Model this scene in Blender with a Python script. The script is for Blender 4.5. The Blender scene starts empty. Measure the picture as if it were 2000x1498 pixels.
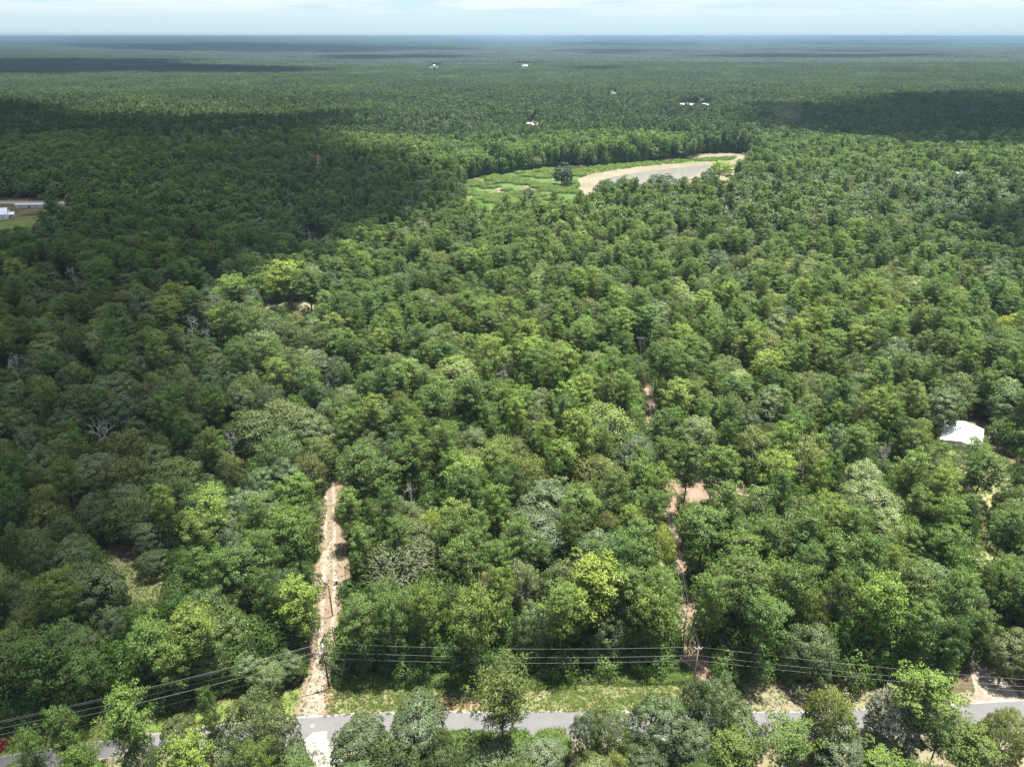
import bpy, math, random
import numpy as np
from mathutils import Vector, Matrix

# ------------------------------------------------------------------ camera, light, exposure
S = bpy.context.scene
COL = S.collection
CH = 115.0                      # drone height
PITCH = math.radians(26.0)      # below the horizontal
FPX = 1387.0                    # focal length in photo pixels (photo 2000 x 1498)

cd = bpy.data.cameras.new('camera')
cam = bpy.data.objects.new('camera', cd)
COL.objects.link(cam)
S.camera = cam
cam.location = (0, 0, CH)
cam.rotation_euler = (math.pi / 2 - PITCH, 0, 0)
cd.sensor_fit = 'HORIZONTAL'
cd.sensor_width = 36.0
cd.lens = FPX / 2000 * 36.0
cd.clip_start = 1.0
cd.clip_end = 120000.0

SUN_EL = math.radians(79)
SUN_AZ = math.radians(60)        # clockwise from +Y (ahead of the camera), towards +X
sun_dir = Vector((math.cos(SUN_EL) * math.sin(SUN_AZ), math.cos(SUN_EL) * math.cos(SUN_AZ), math.sin(SUN_EL)))

W = bpy.data.worlds.new('World')
S.world = W
W.use_nodes = True
nt = W.node_tree
nt.nodes.clear()
wo = nt.nodes.new('ShaderNodeOutputWorld')
bg = nt.nodes.new('ShaderNodeBackground')
sky = nt.nodes.new('ShaderNodeTexSky')
sky.sky_type = 'NISHITA'
sky.sun_disc = False
sky.sun_elevation = SUN_EL
sky.sun_rotation = SUN_AZ
sky.altitude = 100
sky.air_density = 1.0
sky.dust_density = 0.0
sky.ozone_density = 1.6
tc = nt.nodes.new('ShaderNodeTexCoord')
mp = nt.nodes.new('ShaderNodeMapping'); mp.inputs['Scale'].default_value = (2.2, 2.2, 26.0)
nz = nt.nodes.new('ShaderNodeTexNoise'); nz.inputs['Scale'].default_value = 3.0
nz.inputs['Detail'].default_value = 9; nz.inputs['Roughness'].default_value = 0.62
rp = nt.nodes.new('ShaderNodeValToRGB')
rp.color_ramp.elements[0].position = 0.38; rp.color_ramp.elements[0].color = (0, 0, 0, 1)
rp.color_ramp.elements[1].position = 0.57; rp.color_ramp.elements[1].color = (0.8, 0.8, 0.8, 1)
mx = nt.nodes.new('ShaderNodeMixRGB'); mx.inputs['Color2'].default_value = (4.7, 4.95, 5.0, 1)
nt.links.new(tc.outputs['Generated'], mp.inputs['Vector'])
nt.links.new(mp.outputs['Vector'], nz.inputs['Vector'])
nt.links.new(nz.outputs['Fac'], rp.inputs['Fac'])
sx_ = nt.nodes.new('ShaderNodeSeparateXYZ'); nt.links.new(tc.outputs['Generated'], sx_.inputs[0])
mk = nt.nodes.new('ShaderNodeMapRange'); mk.inputs['From Min'].default_value = 0.012; mk.inputs['From Max'].default_value = 0.045; mk.interpolation_type = 'SMOOTHSTEP'
nt.links.new(sx_.outputs['Z'], mk.inputs['Value'])
mm = nt.nodes.new('ShaderNodeMath'); mm.operation = 'MULTIPLY'
nt.links.new(rp.outputs['Color'], mm.inputs[0]); nt.links.new(mk.outputs[0], mm.inputs[1])
nt.links.new(mm.outputs[0], mx.inputs['Fac'])
hz = nt.nodes.new('ShaderNodeMixRGB'); hz.inputs['Color2'].default_value = (2.85, 3.85, 4.28, 1)
hr = nt.nodes.new('ShaderNodeMapRange'); hr.inputs['From Min'].default_value = 0.0; hr.inputs['From Max'].default_value = 0.30
hr.inputs['To Min'].default_value = 0.95; hr.inputs['To Max'].default_value = 0.15; hr.interpolation_type = 'SMOOTHSTEP'
nt.links.new(sx_.outputs['Z'], hr.inputs['Value']); nt.links.new(hr.outputs[0], hz.inputs['Fac'])
nt.links.new(sky.outputs['Color'], hz.inputs['Color1'])
nt.links.new(hz.outputs[0], mx.inputs['Color1'])
nt.links.new(mx.outputs['Color'], bg.inputs['Color'])
nt.links.new(bg.outputs['Background'], wo.inputs['Surface'])
bg.inputs['Strength'].default_value = 0.078

sl = bpy.data.lights.new('sun', 'SUN')
sl.energy = 5.0
sl.angle = math.radians(0.53)
sl.color = (1.0, 0.955, 0.88)
sun = bpy.data.objects.new('sun', sl)
COL.objects.link(sun)
sun.rotation_euler = sun_dir.to_track_quat('Z', 'Y').to_euler()
sun.location = (0, 0, 400)

S.view_settings.view_transform = 'Standard'
S.view_settings.look = 'None'
S.view_settings.gamma = 1
S.view_settings.use_curve_mapping = False
S.view_settings.exposure = 1.5
S.render.engine = 'CYCLES'
S.cycles.use_denoising = True
S.cycles.max_bounces = 6
S.cycles.diffuse_bounces = 3
S.cycles.transmission_bounces = 3
S.cycles.transparent_max_bounces = 8
S.cycles.volume_bounces = 0
S.cycles.caustics_reflective = False
S.cycles.caustics_refractive = False

HAZE_DENSITY = 9.5e-5
CLOUD_DENSITY = 0.0112

# ------------------------------------------------------------------ photo pixel <-> place
sp, cp = math.sin(PITCH), math.cos(PITCH)


def ray(u, v):
    x = (u - 1000.0) / FPX; y = -(v - 749.0) / FPX
    return Vector((x, cp + sp * y, -sp + cp * y))


def at(u, v, z=0.0):
    d = ray(u, v)
    t = (z - CH) / d.z
    return Vector((d.x * t, d.y * t, z))


def px_of(x, y, z):
    X = np.asarray(x, float); Y = np.asarray(y, float); Z = np.asarray(z, float) - CH
    dep = Y * cp - Z * sp
    up = Y * sp + Z * cp
    dep = np.where(dep < 1, 1, dep)
    return 1000 + FPX * X / dep, 749 - FPX * up / dep, dep


# ------------------------------------------------------------------ terrain
POND_C = (at(1180, 345).x, at(1180, 345).y)


def sm(a, b, x):
    t = np.clip((np.asarray(x, float) - a) / (b - a), 0, 1)
    return t * t * (3 - 2 * t)


def terrain(x, y):
    x = np.asarray(x, float); y = np.asarray(y, float)
    r = np.hypot(x, y)
    amp = 5.0 * sm(450, 1600, r) + 9 * sm(2000, 7000, r) + 12 * sm(7000, 20000, r)
    n = (np.sin(x * 0.0041 + 1.3) * np.cos(y * 0.0035 + 0.4) * 0.5 + np.sin(x * 0.0013 + y * 0.0021) * 0.6
         + np.sin(x * 0.00037 - y * 0.00052 + 2.0) * 0.7 + 0.3 * np.sin(y * 0.0079 + x * 0.0019))
    flat = sm(250, 520, np.hypot((x - POND_C[0]) / 1.0, y - POND_C[1]))
    h = amp * n * np.where(r < 1500, flat, 1) * 0.8
    h = h + 34 * sm(13000, 26000, y - 0.25 * np.abs(x)) * sm(2000, -16000, x)
    return h


# ------------------------------------------------------------------ helpers
def mesh_obj(name, me, mats, parent=None, link=True):
    o = bpy.data.objects.new(name, me)
    for m in mats:
        me.materials.append(m)
    if link:
        COL.objects.link(o)
    if parent is not None:
        o.parent = parent
    return o


def tag(o, label=None, cat=None, group=None, kind=None):
    if label: o['label'] = label
    if cat: o['category'] = cat
    if group: o['group'] = group
    if kind: o['kind'] = kind
    return o


def empty(name, loc, rz=0.0, scale=1.0):
    o = bpy.data.objects.new(name, None)
    COL.objects.link(o)
    o.empty_display_size = 0.5
    o.location = loc
    o.rotation_euler = (0, 0, rz)
    o.scale = (scale,) * 3 if not hasattr(scale, '__len__') else scale
    return o


class MB:
    """collects simple solids into one mesh"""
    def __init__(self):
        self.v = []; self.f = []; self.mi = []

    def add(self, vs, fs, mi=0):
        b = len(self.v)
        self.v += [tuple(p) for p in vs]
        self.f += [tuple(b + i for i in f) for f in fs]
        self.mi += [mi] * len(fs)

    def box(self, c, s, rz=0.0, mi=0, tilt=None):
        hx, hy, hz = s[0] / 2, s[1] / 2, s[2] / 2
        M = Matrix.Rotation(rz, 3, 'Z')
        if tilt is not None:
            M = M @ tilt
        vs = [Vector(c) + M @ Vector((a * hx, b * hy, d * hz)) for a in (-1, 1) for b in (-1, 1) for d in (-1, 1)]
        self.add(vs, [(0, 1, 3, 2), (4, 6, 7, 5), (0, 4, 5, 1), (2, 3, 7, 6), (0, 2, 6, 4), (1, 5, 7, 3)], mi)

    def tube(self, pts, rad, n=8, mi=0, cap=True):
        pts = [Vector(p) for p in pts]
        if not hasattr(rad, '__len__'):
            rad = [rad] * len(pts)
        b = len(self.v)
        for i, p in enumerate(pts):
            d = (pts[min(i + 1, len(pts) - 1)] - pts[max(i - 1, 0)])
            d = d.normalized() if d.length > 1e-9 else Vector((0, 0, 1))
            a = d.cross(Vector((0, 0, 1)) if abs(d.z) < 0.9 else Vector((1, 0, 0))).normalized()
            c = d.cross(a)
            for k in range(n):
                t = 2 * math.pi * k / n
                self.v.append(tuple(p + (a * math.cos(t) + c * math.sin(t)) * rad[i]))
        for i in range(len(pts) - 1):
            for k in range(n):
                k2 = (k + 1) % n
                self.f.append((b + i * n + k, b + i * n + k2, b + (i + 1) * n + k2, b + (i + 1) * n + k)); self.mi.append(mi)
        if cap:
            self.f.append(tuple(b + k for k in range(n))[::-1]); self.mi.append(mi)
            e = b + (len(pts) - 1) * n
            self.f.append(tuple(e + k for k in range(n))); self.mi.append(mi)

    def mesh(self, name):
        me = bpy.data.meshes.new(name)
        me.from_pydata(self.v, [], self.f)
        me.polygons.foreach_set('material_index', self.mi)
        me.update()
        return me

    def build(self, name, mats, parent=None, smooth=False):
        me = self.mesh(name)
        if smooth:
            me.polygons.foreach_set('use_smooth', [True] * len(me.polygons))
        return mesh_obj(name, me, mats if isinstance(mats, (list, tuple)) else [mats], parent)


def join_parts(parts, name):
    """parts: list of (verts(N,3), faces list or quads array, mat index, normals or None) -> one mesh"""
    V = []; L = []; Ls = []; MI = []; NR = []
    off = 0; loops = 0
    for v, f, mi, nr in parts:
        v = np.asarray(v, np.float32); f = np.asarray(f, np.int32)
        V.append(v); L.append((f + off).ravel())
        k = f.shape[1]
        Ls.append(loops + np.arange(len(f)) * k)
        loops += len(f) * k
        MI.append(np.full(len(f), mi, np.int32))
        NR.append(np.zeros_like(v) if nr is None else np.asarray(nr, np.float32))
        off += len(v)
    V = np.concatenate(V); L = np.concatenate(L); Ls = np.concatenate(Ls); MI = np.concatenate(MI); NR = np.concatenate(NR)
    me = bpy.data.meshes.new(name)
    me.vertices.add(len(V)); me.vertices.foreach_set('co', V.ravel())
    me.loops.add(len(L)); me.loops.foreach_set('vertex_index', L)
    me.polygons.add(len(Ls)); me.polygons.foreach_set('loop_start', Ls.astype(np.int32))
    me.polygons.foreach_set('material_index', MI)
    me.polygons.foreach_set('use_smooth', np.ones(len(Ls), bool))
    me.update(calc_edges=True)
    if np.abs(NR).sum() > 0:
        me.normals_split_custom_set_from_vertices(NR.tolist())
    return me


# ------------------------------------------------------------------ materials
def new_mat(name):
    m = bpy.data.materials.new(name)
    m.use_nodes = True
    n = m.node_tree
    n.nodes.clear()
    out = n.nodes.new('ShaderNodeOutputMaterial')
    return m, n, out


def N(n, t, **kw):
    x = n.nodes.new(t)
    for k, v in kw.items():
        x.inputs[k].default_value = v
    return x


def plain(name, col, rough=0.7, spec=0.3, metal=0.0, noise=0.0, scale=4.0, bump=0.0):
    m, n, out = new_mat(name)
    b = n.nodes.new('ShaderNodeBsdfPrincipled')
    b.inputs['Roughness'].default_value = rough
    b.inputs['Specular IOR Level'].default_value = spec
    b.inputs['Metallic'].default_value = metal
    n.links.new(b.outputs[0], out.inputs[0])
    if noise > 0:
        t = n.nodes.new('ShaderNodeTexCoord')
        z = N(n, 'ShaderNodeTexNoise', Scale=scale, Detail=5.0)
        n.links.new(t.outputs['Object'], z.inputs['Vector'])
        r = n.nodes.new('ShaderNodeMapRange')
        r.inputs['From Min'].default_value = 0.25; r.inputs['From Max'].default_value = 0.75
        r.inputs['To Min'].default_value = 1 - noise; r.inputs['To Max'].default_value = 1 + noise
        n.links.new(z.outputs['Fac'], r.inputs['Value'])
        v = n.nodes.new('ShaderNodeVectorMath'); v.operation = 'SCALE'
        v.inputs[0].default_value = col[:3]
        n.links.new(r.outputs[0], v.inputs['Scale'])
        n.links.new(v.outputs[0], b.inputs['Base Color'])
    else:
        b.inputs['Base Color'].default_value = (*col[:3], 1)
    return m


def foliage(name, ca, cb, spec=0.25, trans=0.3, leafvar=0.35, new=None):
    """ca..cb: hue range between individual trees; per-leaf variation on top"""
    m, n, out = new_mat(name)
    oi = n.nodes.new('ShaderNodeObjectInfo')
    mixc = n.nodes.new('ShaderNodeMixRGB')
    mixc.inputs['Color1'].default_value = (*ca, 1); mixc.inputs['Color2'].default_value = (*cb, 1)
    n.links.new(oi.outputs['Random'], mixc.inputs['Fac'])
    geo = n.nodes.new('ShaderNodeNewGeometry')
    r = n.nodes.new('ShaderNodeMapRange')
    r.inputs['To Min'].default_value = 1 - leafvar; r.inputs['To Max'].default_value = 1 + leafvar
    n.links.new(geo.outputs['Random Per Island'], r.inputs['Value'])
    # tree-to-tree value variation, decorrelated from hue
    w = n.nodes.new('ShaderNodeMath'); w.operation = 'MULTIPLY'; w.inputs[1].default_value = 17.31
    fr = n.nodes.new('ShaderNodeMath'); fr.operation = 'FRACT'
    n.links.new(oi.outputs['Random'], w.inputs[0]); n.links.new(w.outputs[0], fr.inputs[0])
    r2 = n.nodes.new('ShaderNodeMapRange'); r2.inputs['To Min'].default_value = 0.76; r2.inputs['To Max'].default_value = 1.26
    n.links.new(fr.outputs[0], r2.inputs['Value'])
    mu = n.nodes.new('ShaderNodeMath'); mu.operation = 'MULTIPLY'
    n.links.new(r.outputs[0], mu.inputs[0]); n.links.new(r2.outputs[0], mu.inputs[1])
    v = n.nodes.new('ShaderNodeVectorMath'); v.operation = 'SCALE'
    n.links.new(mixc.outputs[0], v.inputs[0]); n.links.new(mu.outputs[0], v.inputs['Scale'])
    st = N(n, 'ShaderNodeTexNoise', Scale=0.0035, Detail=4.0, Roughness=0.6)
    n.links.new(oi.outputs['Location'], st.inputs['Vector'])
    rs = n.nodes.new('ShaderNodeValToRGB')
    rs.color_ramp.elements[0].position = 0.34; rs.color_ramp.elements[0].color = (0.66, 0.76, 0.80, 1)
    rs.color_ramp.elements[1].position = 0.66; rs.color_ramp.elements[1].color = (1.16, 1.20, 1.02, 1)
    n.links.new(st.outputs['Fac'], rs.inputs['Fac'])
    v3 = n.nodes.new('ShaderNodeVectorMath'); v3.operation = 'MULTIPLY'
    n.links.new(v.outputs[0], v3.inputs[0]); n.links.new(rs.outputs[0], v3.inputs[1])
    vm = n.nodes.new('ShaderNodeVectorMath'); vm.operation = 'MULTIPLY'
    n.links.new(v3.outputs[0], vm.inputs[0]); n.links.new(oi.outputs['Color'], vm.inputs[1])
    col = vm.outputs[0]
    b = n.nodes.new('ShaderNodeBsdfPrincipled')
    b.inputs['Roughness'].default_value = 0.5
    b.inputs['Specular IOR Level'].default_value = spec
    n.links.new(col, b.inputs['Base Color'])
    tr = n.nodes.new('ShaderNodeBsdfTranslucent')
    tv = n.nodes.new('ShaderNodeVectorMath'); tv.operation = 'MULTIPLY'
    tv.inputs[1].default_value = (1.15, 1.25, 0.5)
    n.links.new(col, tv.inputs[0]); n.links.new(tv.outputs[0], tr.inputs['Color'])
    ms = n.nodes.new('ShaderNodeMixShader'); ms.inputs[0].default_value = trans
    n.links.new(b.outputs[0], ms.inputs[1]); n.links.new(tr.outputs[0], ms.inputs[2])
    n.links.new(ms.outputs[0], out.inputs[0])
    return m


M_bark = plain('bark_pine', (0.13, 0.095, 0.07), 0.9, 0.1, noise=0.35, scale=3)
M_barkg = plain('bark_grey', (0.19, 0.17, 0.145), 0.9, 0.1, noise=0.3, scale=3)
M_dead = plain('dead_wood', (0.42, 0.40, 0.37), 0.85, 0.1, noise=0.25, scale=3)
M_pine = foliage('pine_needles', (0.096, 0.150, 0.036), (0.130, 0.174, 0.046), 0.2, 0.2, 0.22)
M_oak = foliage('oak_leaves', (0.088, 0.122, 0.046), (0.120, 0.150, 0.060), 0.28, 0.16, 0.22)
M_elm = foliage('elm_leaves', (0.110, 0.138, 0.046), (0.144, 0.160, 0.060), 0.2, 0.22, 0.22)
M_chest = foliage('blossom_leaves', (0.21, 0.245, 0.10), (0.20, 0.25, 0.115), 0.2, 0.3, 0.45)
M_weed = foliage('weed_leaves', (0.110, 0.170, 0.036), (0.160, 0.205, 0.052), 0.2, 0.25, 0.25)
M_shrub = foliage('shrub_leaves', (0.070, 0.125, 0.024), (0.110, 0.160, 0.036), 0.25, 0.3)
M_pine_shaded = foliage('pine_canopy_self_shaded', (0.058, 0.090, 0.032), (0.078, 0.106, 0.040), 0.1, 0.2, 0.2)  # needle colour darkened for distant trees: canopy self-shading is put into it
M_oak_shaded = foliage('broadleaf_canopy_self_shaded', (0.064, 0.088, 0.042), (0.092, 0.112, 0.056), 0.1, 0.2, 0.2)  # darker than the near oak leaves, with shade between leaves in the colour
M_farpine_shaded = foliage('far_pine_self_shaded', (0.020, 0.034, 0.014), (0.030, 0.044, 0.018), 0.1, 0.05)  # solid far domes: shade inside the canopy is painted into this colour
M_faroak_shaded = foliage('far_broadleaf_self_shaded', (0.026, 0.040, 0.020), (0.040, 0.052, 0.026), 0.1, 0.05)  # same darkening for broadleaf domes, standing in for shade among the leaves
M_palefar_shaded = foliage('pale_far_self_shaded', (0.120, 0.145, 0.075), (0.150, 0.165, 0.095))  # darkened copy of the blossom leaves, inner crown shade painted in
M_moss = foliage('moss_twigs', (0.215, 0.20, 0.135), (0.23, 0.215, 0.145), 0.1, 0.1)
M_grassblade = foliage('grass_blades', (0.11, 0.17, 0.035), (0.22, 0.22, 0.085), 0.1, 0.3)


# ------------------------------------------------------------------ leaf geometry
def unit(a):
    return a / np.maximum(np.linalg.norm(a, axis=-1, keepdims=True), 1e-9)


def cards(c, a, nr, L, Wd, rng, roll=0.9):
    """rhombic leaf cards: centre c, long axis a, wanted normal nr"""
    n = len(c)
    a = unit(a)
    w = nr + rng.normal(size=(n, 3)) * roll * 0.5
    b = unit(np.cross(a, w))
    L = np.broadcast_to(np.asarray(L, float), (n,))[:, None]; Wd = np.broadcast_to(np.asarray(Wd, float), (n,))[:, None]
    gn = np.cross(b, a)
    flip = (gn * nr).sum(1) < 0
    b[flip] *= -1
    v = np.stack([c - a * L / 2, c + b * Wd / 2 + a * L * 0.08, c + a * L / 2, c - b * Wd / 2 + a * L * 0.08], 1)
    v = v[:, ::-1, :]
    gn2 = np.cross(v[:, 1] - v[:, 0], v[:, 2] - v[:, 0])
    bad = (gn2 * nr).sum(1) < 0
    v[bad] = v[bad][:, ::-1, :]
    nn = unit(nr * 0.95 + unit(np.where(bad[:, None], -gn2, gn2)) * 0.35)
    return v.reshape(-1, 3), np.arange(n * 4).reshape(-1, 4), np.repeat(nn, 4, 0)


def tubes_np(segs, n=5):
    """segs: list of (pts, radii)"""
    mb = MB()
    for p, r in segs:
        mb.tube(p, r, n, cap=False)
    return np.array(mb.v), np.array(mb.f)


def rdir(rng, n, zmin=-1.0):
    z = rng.uniform(zmin, 1, n); t = rng.uniform(0, 2 * np.pi, n); s = np.sqrt(1 - z * z)
    return np.stack([s * np.cos(t), s * np.sin(t), z], 1)


def pine_geo(seed, H=21.0, R=3.9, cb=0.50, limbs=30, blades=46, puffs=3, lod=0):
    rng = np.random.default_rng(seed)
    bend = rng.normal(0, 0.5, 2)
    def trunk(t): return np.array([bend[0] * t * t, bend[1] * t * t, H * t])
    segs = [([trunk(t) for t in np.linspace(0, 0.96, 8 if lod == 0 else 4)], list(np.linspace(0.24, 0.05, 8 if lod == 0 else 4) * (0.8 + H / 90)))]
    pc = []; pr = []
    gap = rng.uniform(0, 2 * np.pi)
    for i in range(limbs):
        t = (i + rng.uniform(0.2, 0.8)) / limbs
        h = cb + (1 - cb) * t
        az = i * 2.39996 + rng.uniform(-0.5, 0.5)
        prof = (0.55 + 1.25 * t) if t < 0.36 else math.sqrt(max(0.0, 1 - ((t - 0.36) / 0.70) ** 2))
        ln = R * prof * rng.uniform(0.62, 1.12)
        if math.cos(az - gap) > 0.75:
            ln *= 0.65
        rise = rng.uniform(0.05, 0.35) + 0.35 * t
        o = trunk(h - 0.05 * rise)
        d = np.array([math.cos(az), math.sin(az), rise])
        tip = o + d * ln
        if lod == 0:
            segs.append(([o, o + d * ln * 0.5 + np.array([0, 0, -0.1 * ln]), tip], [0.08, 0.05, 0.02]))
        k = puffs if ln > 1.6 else 2
        for j in range(k):
            fr = 1.0 - j * (0.30 if k > 2 else 0.45)
            side = np.array([-math.sin(az), math.cos(az), 0]) * rng.normal(0, 0.30) * ln * 0.5
            pc.append(o + d * ln * fr + side + rng.normal(0, 0.18, 3)); pr.append(rng.uniform(0.62, 1.0) * (R / 3.9) ** 0.5)
    for j in range(5):
        pc.append(trunk(1.0) + rng.normal(0, 0.5, 3) * [1, 1, 0.6]); pr.append(rng.uniform(0.6, 0.9))
    pc = np.array(pc); pr = np.array(pr)
    n = len(pc) * blades
    idx = np.repeat(np.arange(len(pc)), blades)
    d = rdir(rng, n, -0.55)
    d[:, 2] = d[:, 2] * 0.9 + 0.12
    d = unit(d)
    r = pr[idx] * (rng.uniform(0.35, 1.0, n) ** 0.6)
    c = pc[idx] + d * r[:, None] * [1, 1, 0.72]
    cc = np.array([bend[0] * .6, bend[1] * .6, H * (cb + 1) / 2 - 1])
    glob = unit(c - cc)
    nr = unit(d * 0.75 + glob * 0.35 + np.array([0, 0, 0.25]))
    Lk = {0: 0.46, 1: 0.8, 2: 1.35}[lod]; Wk = {0: 0.155, 1: 0.36, 2: 0.95}[lod]
    ax = unit(d + rng.normal(0, 0.55, (n, 3)) + [0, 0, 0.35])
    leaf = cards(c, ax, nr, Lk * rng.uniform(0.7, 1.25, n), Wk * rng.uniform(0.7, 1.3, n), rng)
    return tubes_np(segs, 7 if lod == 0 else 4), leaf


def lobed_geo(seed, H=14.0, R=5.5, nl=46, leaves=110, kind='oak', lod=0, low=-0.35, trunk_h=0.3):
    rng = np.random.default_rng(seed)
    Rz = (H * (1 - trunk_h)) / (1 - low) * 1.0
    hc = H - Rz
    segs = [([(0, 0, 0), (0.1, 0, hc * 0.5), (0, 0.15, hc * 0.95)], [0.38, 0.3, 0.22])]
    D = rdir(rng, nl, low)
    # spread a little more evenly
    for _ in range(4):
        diff = D[:, None, :] - D[None, :, :]
        dist = (diff ** 2).sum(-1) + 0.02
        D = unit(D + (diff / dist[..., None] ** 1.5).sum(1) * 0.003)
    lean = rng.normal(0, 0.12, 2)
    prof = rng.uniform(0.82, 1.03, nl)
    bump = 1 + 0.13 * np.sin(np.arctan2(D[:, 1], D[:, 0]) * rng.integers(2, 4) + rng.uniform(0, 6))
    lc = D * np.array([R, R, Rz]) * (prof * bump)[:, None] * 0.84 + [0, 0, hc]
    lc[:, 0] += lean[0] * lc[:, 2] * 0.5; lc[:, 1] += lean[1] * lc[:, 2] * 0.5
    lr = R * rng.uniform(0.20, 0.34, nl) * (1.25 if kind == 'elm' else 1.0) * (46 / nl) ** 0.4
    if lod == 0:
        for q in range(0, nl, 3):
            p = lc[q]; s = np.array([0, 0, hc * rng.uniform(0.6, 0.95)])
            mid = s * 0.45 + p * 0.55 + [0, 0, -0.4]
            segs.append(([s, mid, p], [0.15, 0.09, 0.03]))
    n = nl * leaves
    idx = np.repeat(np.arange(nl), leaves)
    d = rdir(rng, n, -0.5)
    d = unit(d + D[idx] * 0.35 + [0, 0, 0.1])
    r = lr[idx] * (rng.uniform(0.5, 1.08, n) ** 0.7)
    sq = {'oak': 0.8, 'elm': 0.55, 'chestnut': 0.8}[kind]
    c = lc[idx] + d * r[:, None] * [1, 1, sq]
    glob = unit((c - [0, 0, hc]) / [R, R, Rz])
    nr = unit(d * 0.7 + glob * 0.45 + [0, 0, 0.2])
    if kind == 'elm':
        ax = unit(glob * [1, 1, 0.5] + rng.normal(0, 0.45, (n, 3)) + [0, 0, 0.3])
        Lk, Wk = {0: (0.75, 0.17), 1: (1.1, 0.4), 2: (1.6, 1.0)}[lod]
    elif kind == 'chestnut':
        ax = unit(d + rng.normal(0, 0.5, (n, 3)))
        Lk, Wk = {0: (0.42, 0.24), 1: (0.8, 0.5), 2: (1.4, 1.0)}[lod]
    else:
        ax = unit(np.cross(nr, rng.normal(size=(n, 3))) + nr * 0.4)
        Lk, Wk = {0: (0.35, 0.22), 1: (0.8, 0.5), 2: (1.5, 1.0)}[lod]
    k = (R / 5.5) ** 0.5
    leaf = cards(c, ax, nr, Lk * k * rng.uniform(0.7, 1.3, n), Wk * k * rng.uniform(0.7, 1.3, n), rng, 1.3)
    return tubes_np(segs, 6 if lod == 0 else 4), leaf


def dead_geo(seed, H=12.0, spread=0.5, levels=4, kids=4):
    rng = np.random.default_rng(seed)
    segs = []
    def grow(p, d, ln, r, lev):
        q = p + d * ln * 0.5 + rng.normal(0, 0.04 * ln, 3)
        e = q + unit(d + rng.normal(0, 0.18, 3)) * ln * 0.5
        segs.append(([p, q, e], [r, r * 0.8, r * 0.55]))
        if lev == 0: return
        for k in range(kids):
            t = rng.uniform(0.35, 1.0)
            o = p * (1 - t) + e * t
            nd = unit(d * 0.6 + rng.normal(0, spread, 3) + [0, 0, 0.12])
            grow(o, nd, ln * rng.uniform(0.45, 0.7), r * 0.5, lev - 1)
    grow(np.zeros(3), np.array([0, 0, 1.0]), H * 0.55, 0.34, levels)
    return tubes_np(segs, 4), segs


def blob_geo(rng, n, ext, h0, h1, r0, r1, conic=0.5):
    """many low crowns (a far patch of forest) as rough domes made of a few tilted facets"""
    V = []; F = []; b = 0; NR = []
    for i in range(n):
        x, y = rng.uniform(-ext, ext, 2); H = rng.uniform(h0, h1); R = rng.uniform(r0, r1)
        k = 7
        rings = [(1.0, 0.42), (1.0, 0.62), (0.62, 0.85), (0.0, 1.0)]
        base = b
        ph = rng.uniform(0, 6)
        for (rr, hh) in rings[:3]:
            for q in range(k):
                t = ph + 2 * np.pi * q / k
                j = rng.uniform(0.7, 1.2)
                V.append((x + R * rr * j * math.cos(t), y + R * rr * j * math.sin(t), H * hh + rng.normal(0, 0.5)))
                NR.append((math.cos(t) * 0.7, math.sin(t) * 0.7, 0.5 + hh * 0.5)); b += 1
        V.append((x, y, H)); NR.append((0, 0, 1)); b += 1
        for a in range(2):
            for q in range(k):
                q2 = (q + 1) % k
                F.append((base + a * k + q, base + a * k + q2, base + (a + 1) * k + q2))
                F.append((base + a * k + q, base + (a + 1) * k + q2, base + (a + 1) * k + q))
        for q in range(k):
            F.append((base + 2 * k + q, base + 2 * k + (q + 1) % k, base + 3 * k))
    return np.array(V), np.array(F), None


# prototypes: each a (trunk mesh, crown mesh) pair plus one joined mesh
PR = {}


def proto(key, geo, bark, leafm):
    (tv, tf), (lv, lf, ln) = geo
    t = join_parts([(tv, tf, 0, None)], key + '_trunk'); t.materials.append(bark)
    c = join_parts([(lv, lf, 0, ln)], key + '_crown'); c.materials.append(leafm)
    PR.setdefault('pairs', {})[key] = (t, c)


def whole(key, geo, bark, leafm):
    (tv, tf), (lv, lf, ln) = geo
    me = join_parts([(tv, tf, 0, None), (lv, lf, 1, ln)], key)
    me.materials.append(bark); me.materials.append(leafm)
    return bpy.data.objects.new(key, me)


NP, NO, NE, NC = 10, 9, 6, 3
PH = [(21, 4.6, .46), (23, 5.0, .48), (19, 4.2, .40), (22, 4.1, .42), (20, 5.4, .48), (24, 4.8, .55), (17, 4.3, .33), (22, 4.4, .56), (18, 5.0, .42), (21, 3.8, .38)]
OH = [(14, 5.6), (15, 6.6), (12, 5.0), (16, 5.2), (13, 6.0), (15, 4.6), (12, 6.4), (17, 5.8), (14, 4.8)]
EH = [(13, 5.6), (12, 6.4), (14, 5.0), (11, 5.0), (14, 6.0), (12, 4.6)]
for i in range(NP):
    proto(f'pine{i}', pine_geo(100 + i, *PH[i], limbs=50, blades=58), M_bark, M_pine)
for i in range(NO):
    proto(f'oak{i}', lobed_geo(200 + i, *OH[i], nl=66, leaves=175), M_barkg, M_oak)
for i in range(NE):
    proto(f'elm{i}', lobed_geo(300 + i, *EH[i], nl=60, leaves=125, kind='elm'), M_barkg, M_elm)
for i in range(NC):
    proto(f'chestnut{i}', lobed_geo(400 + i, (14, 15, 13)[i], (5.8, 6.8, 5.2)[i], nl=95, leaves=72, kind='chestnut'), M_barkg, M_chest)

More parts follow.
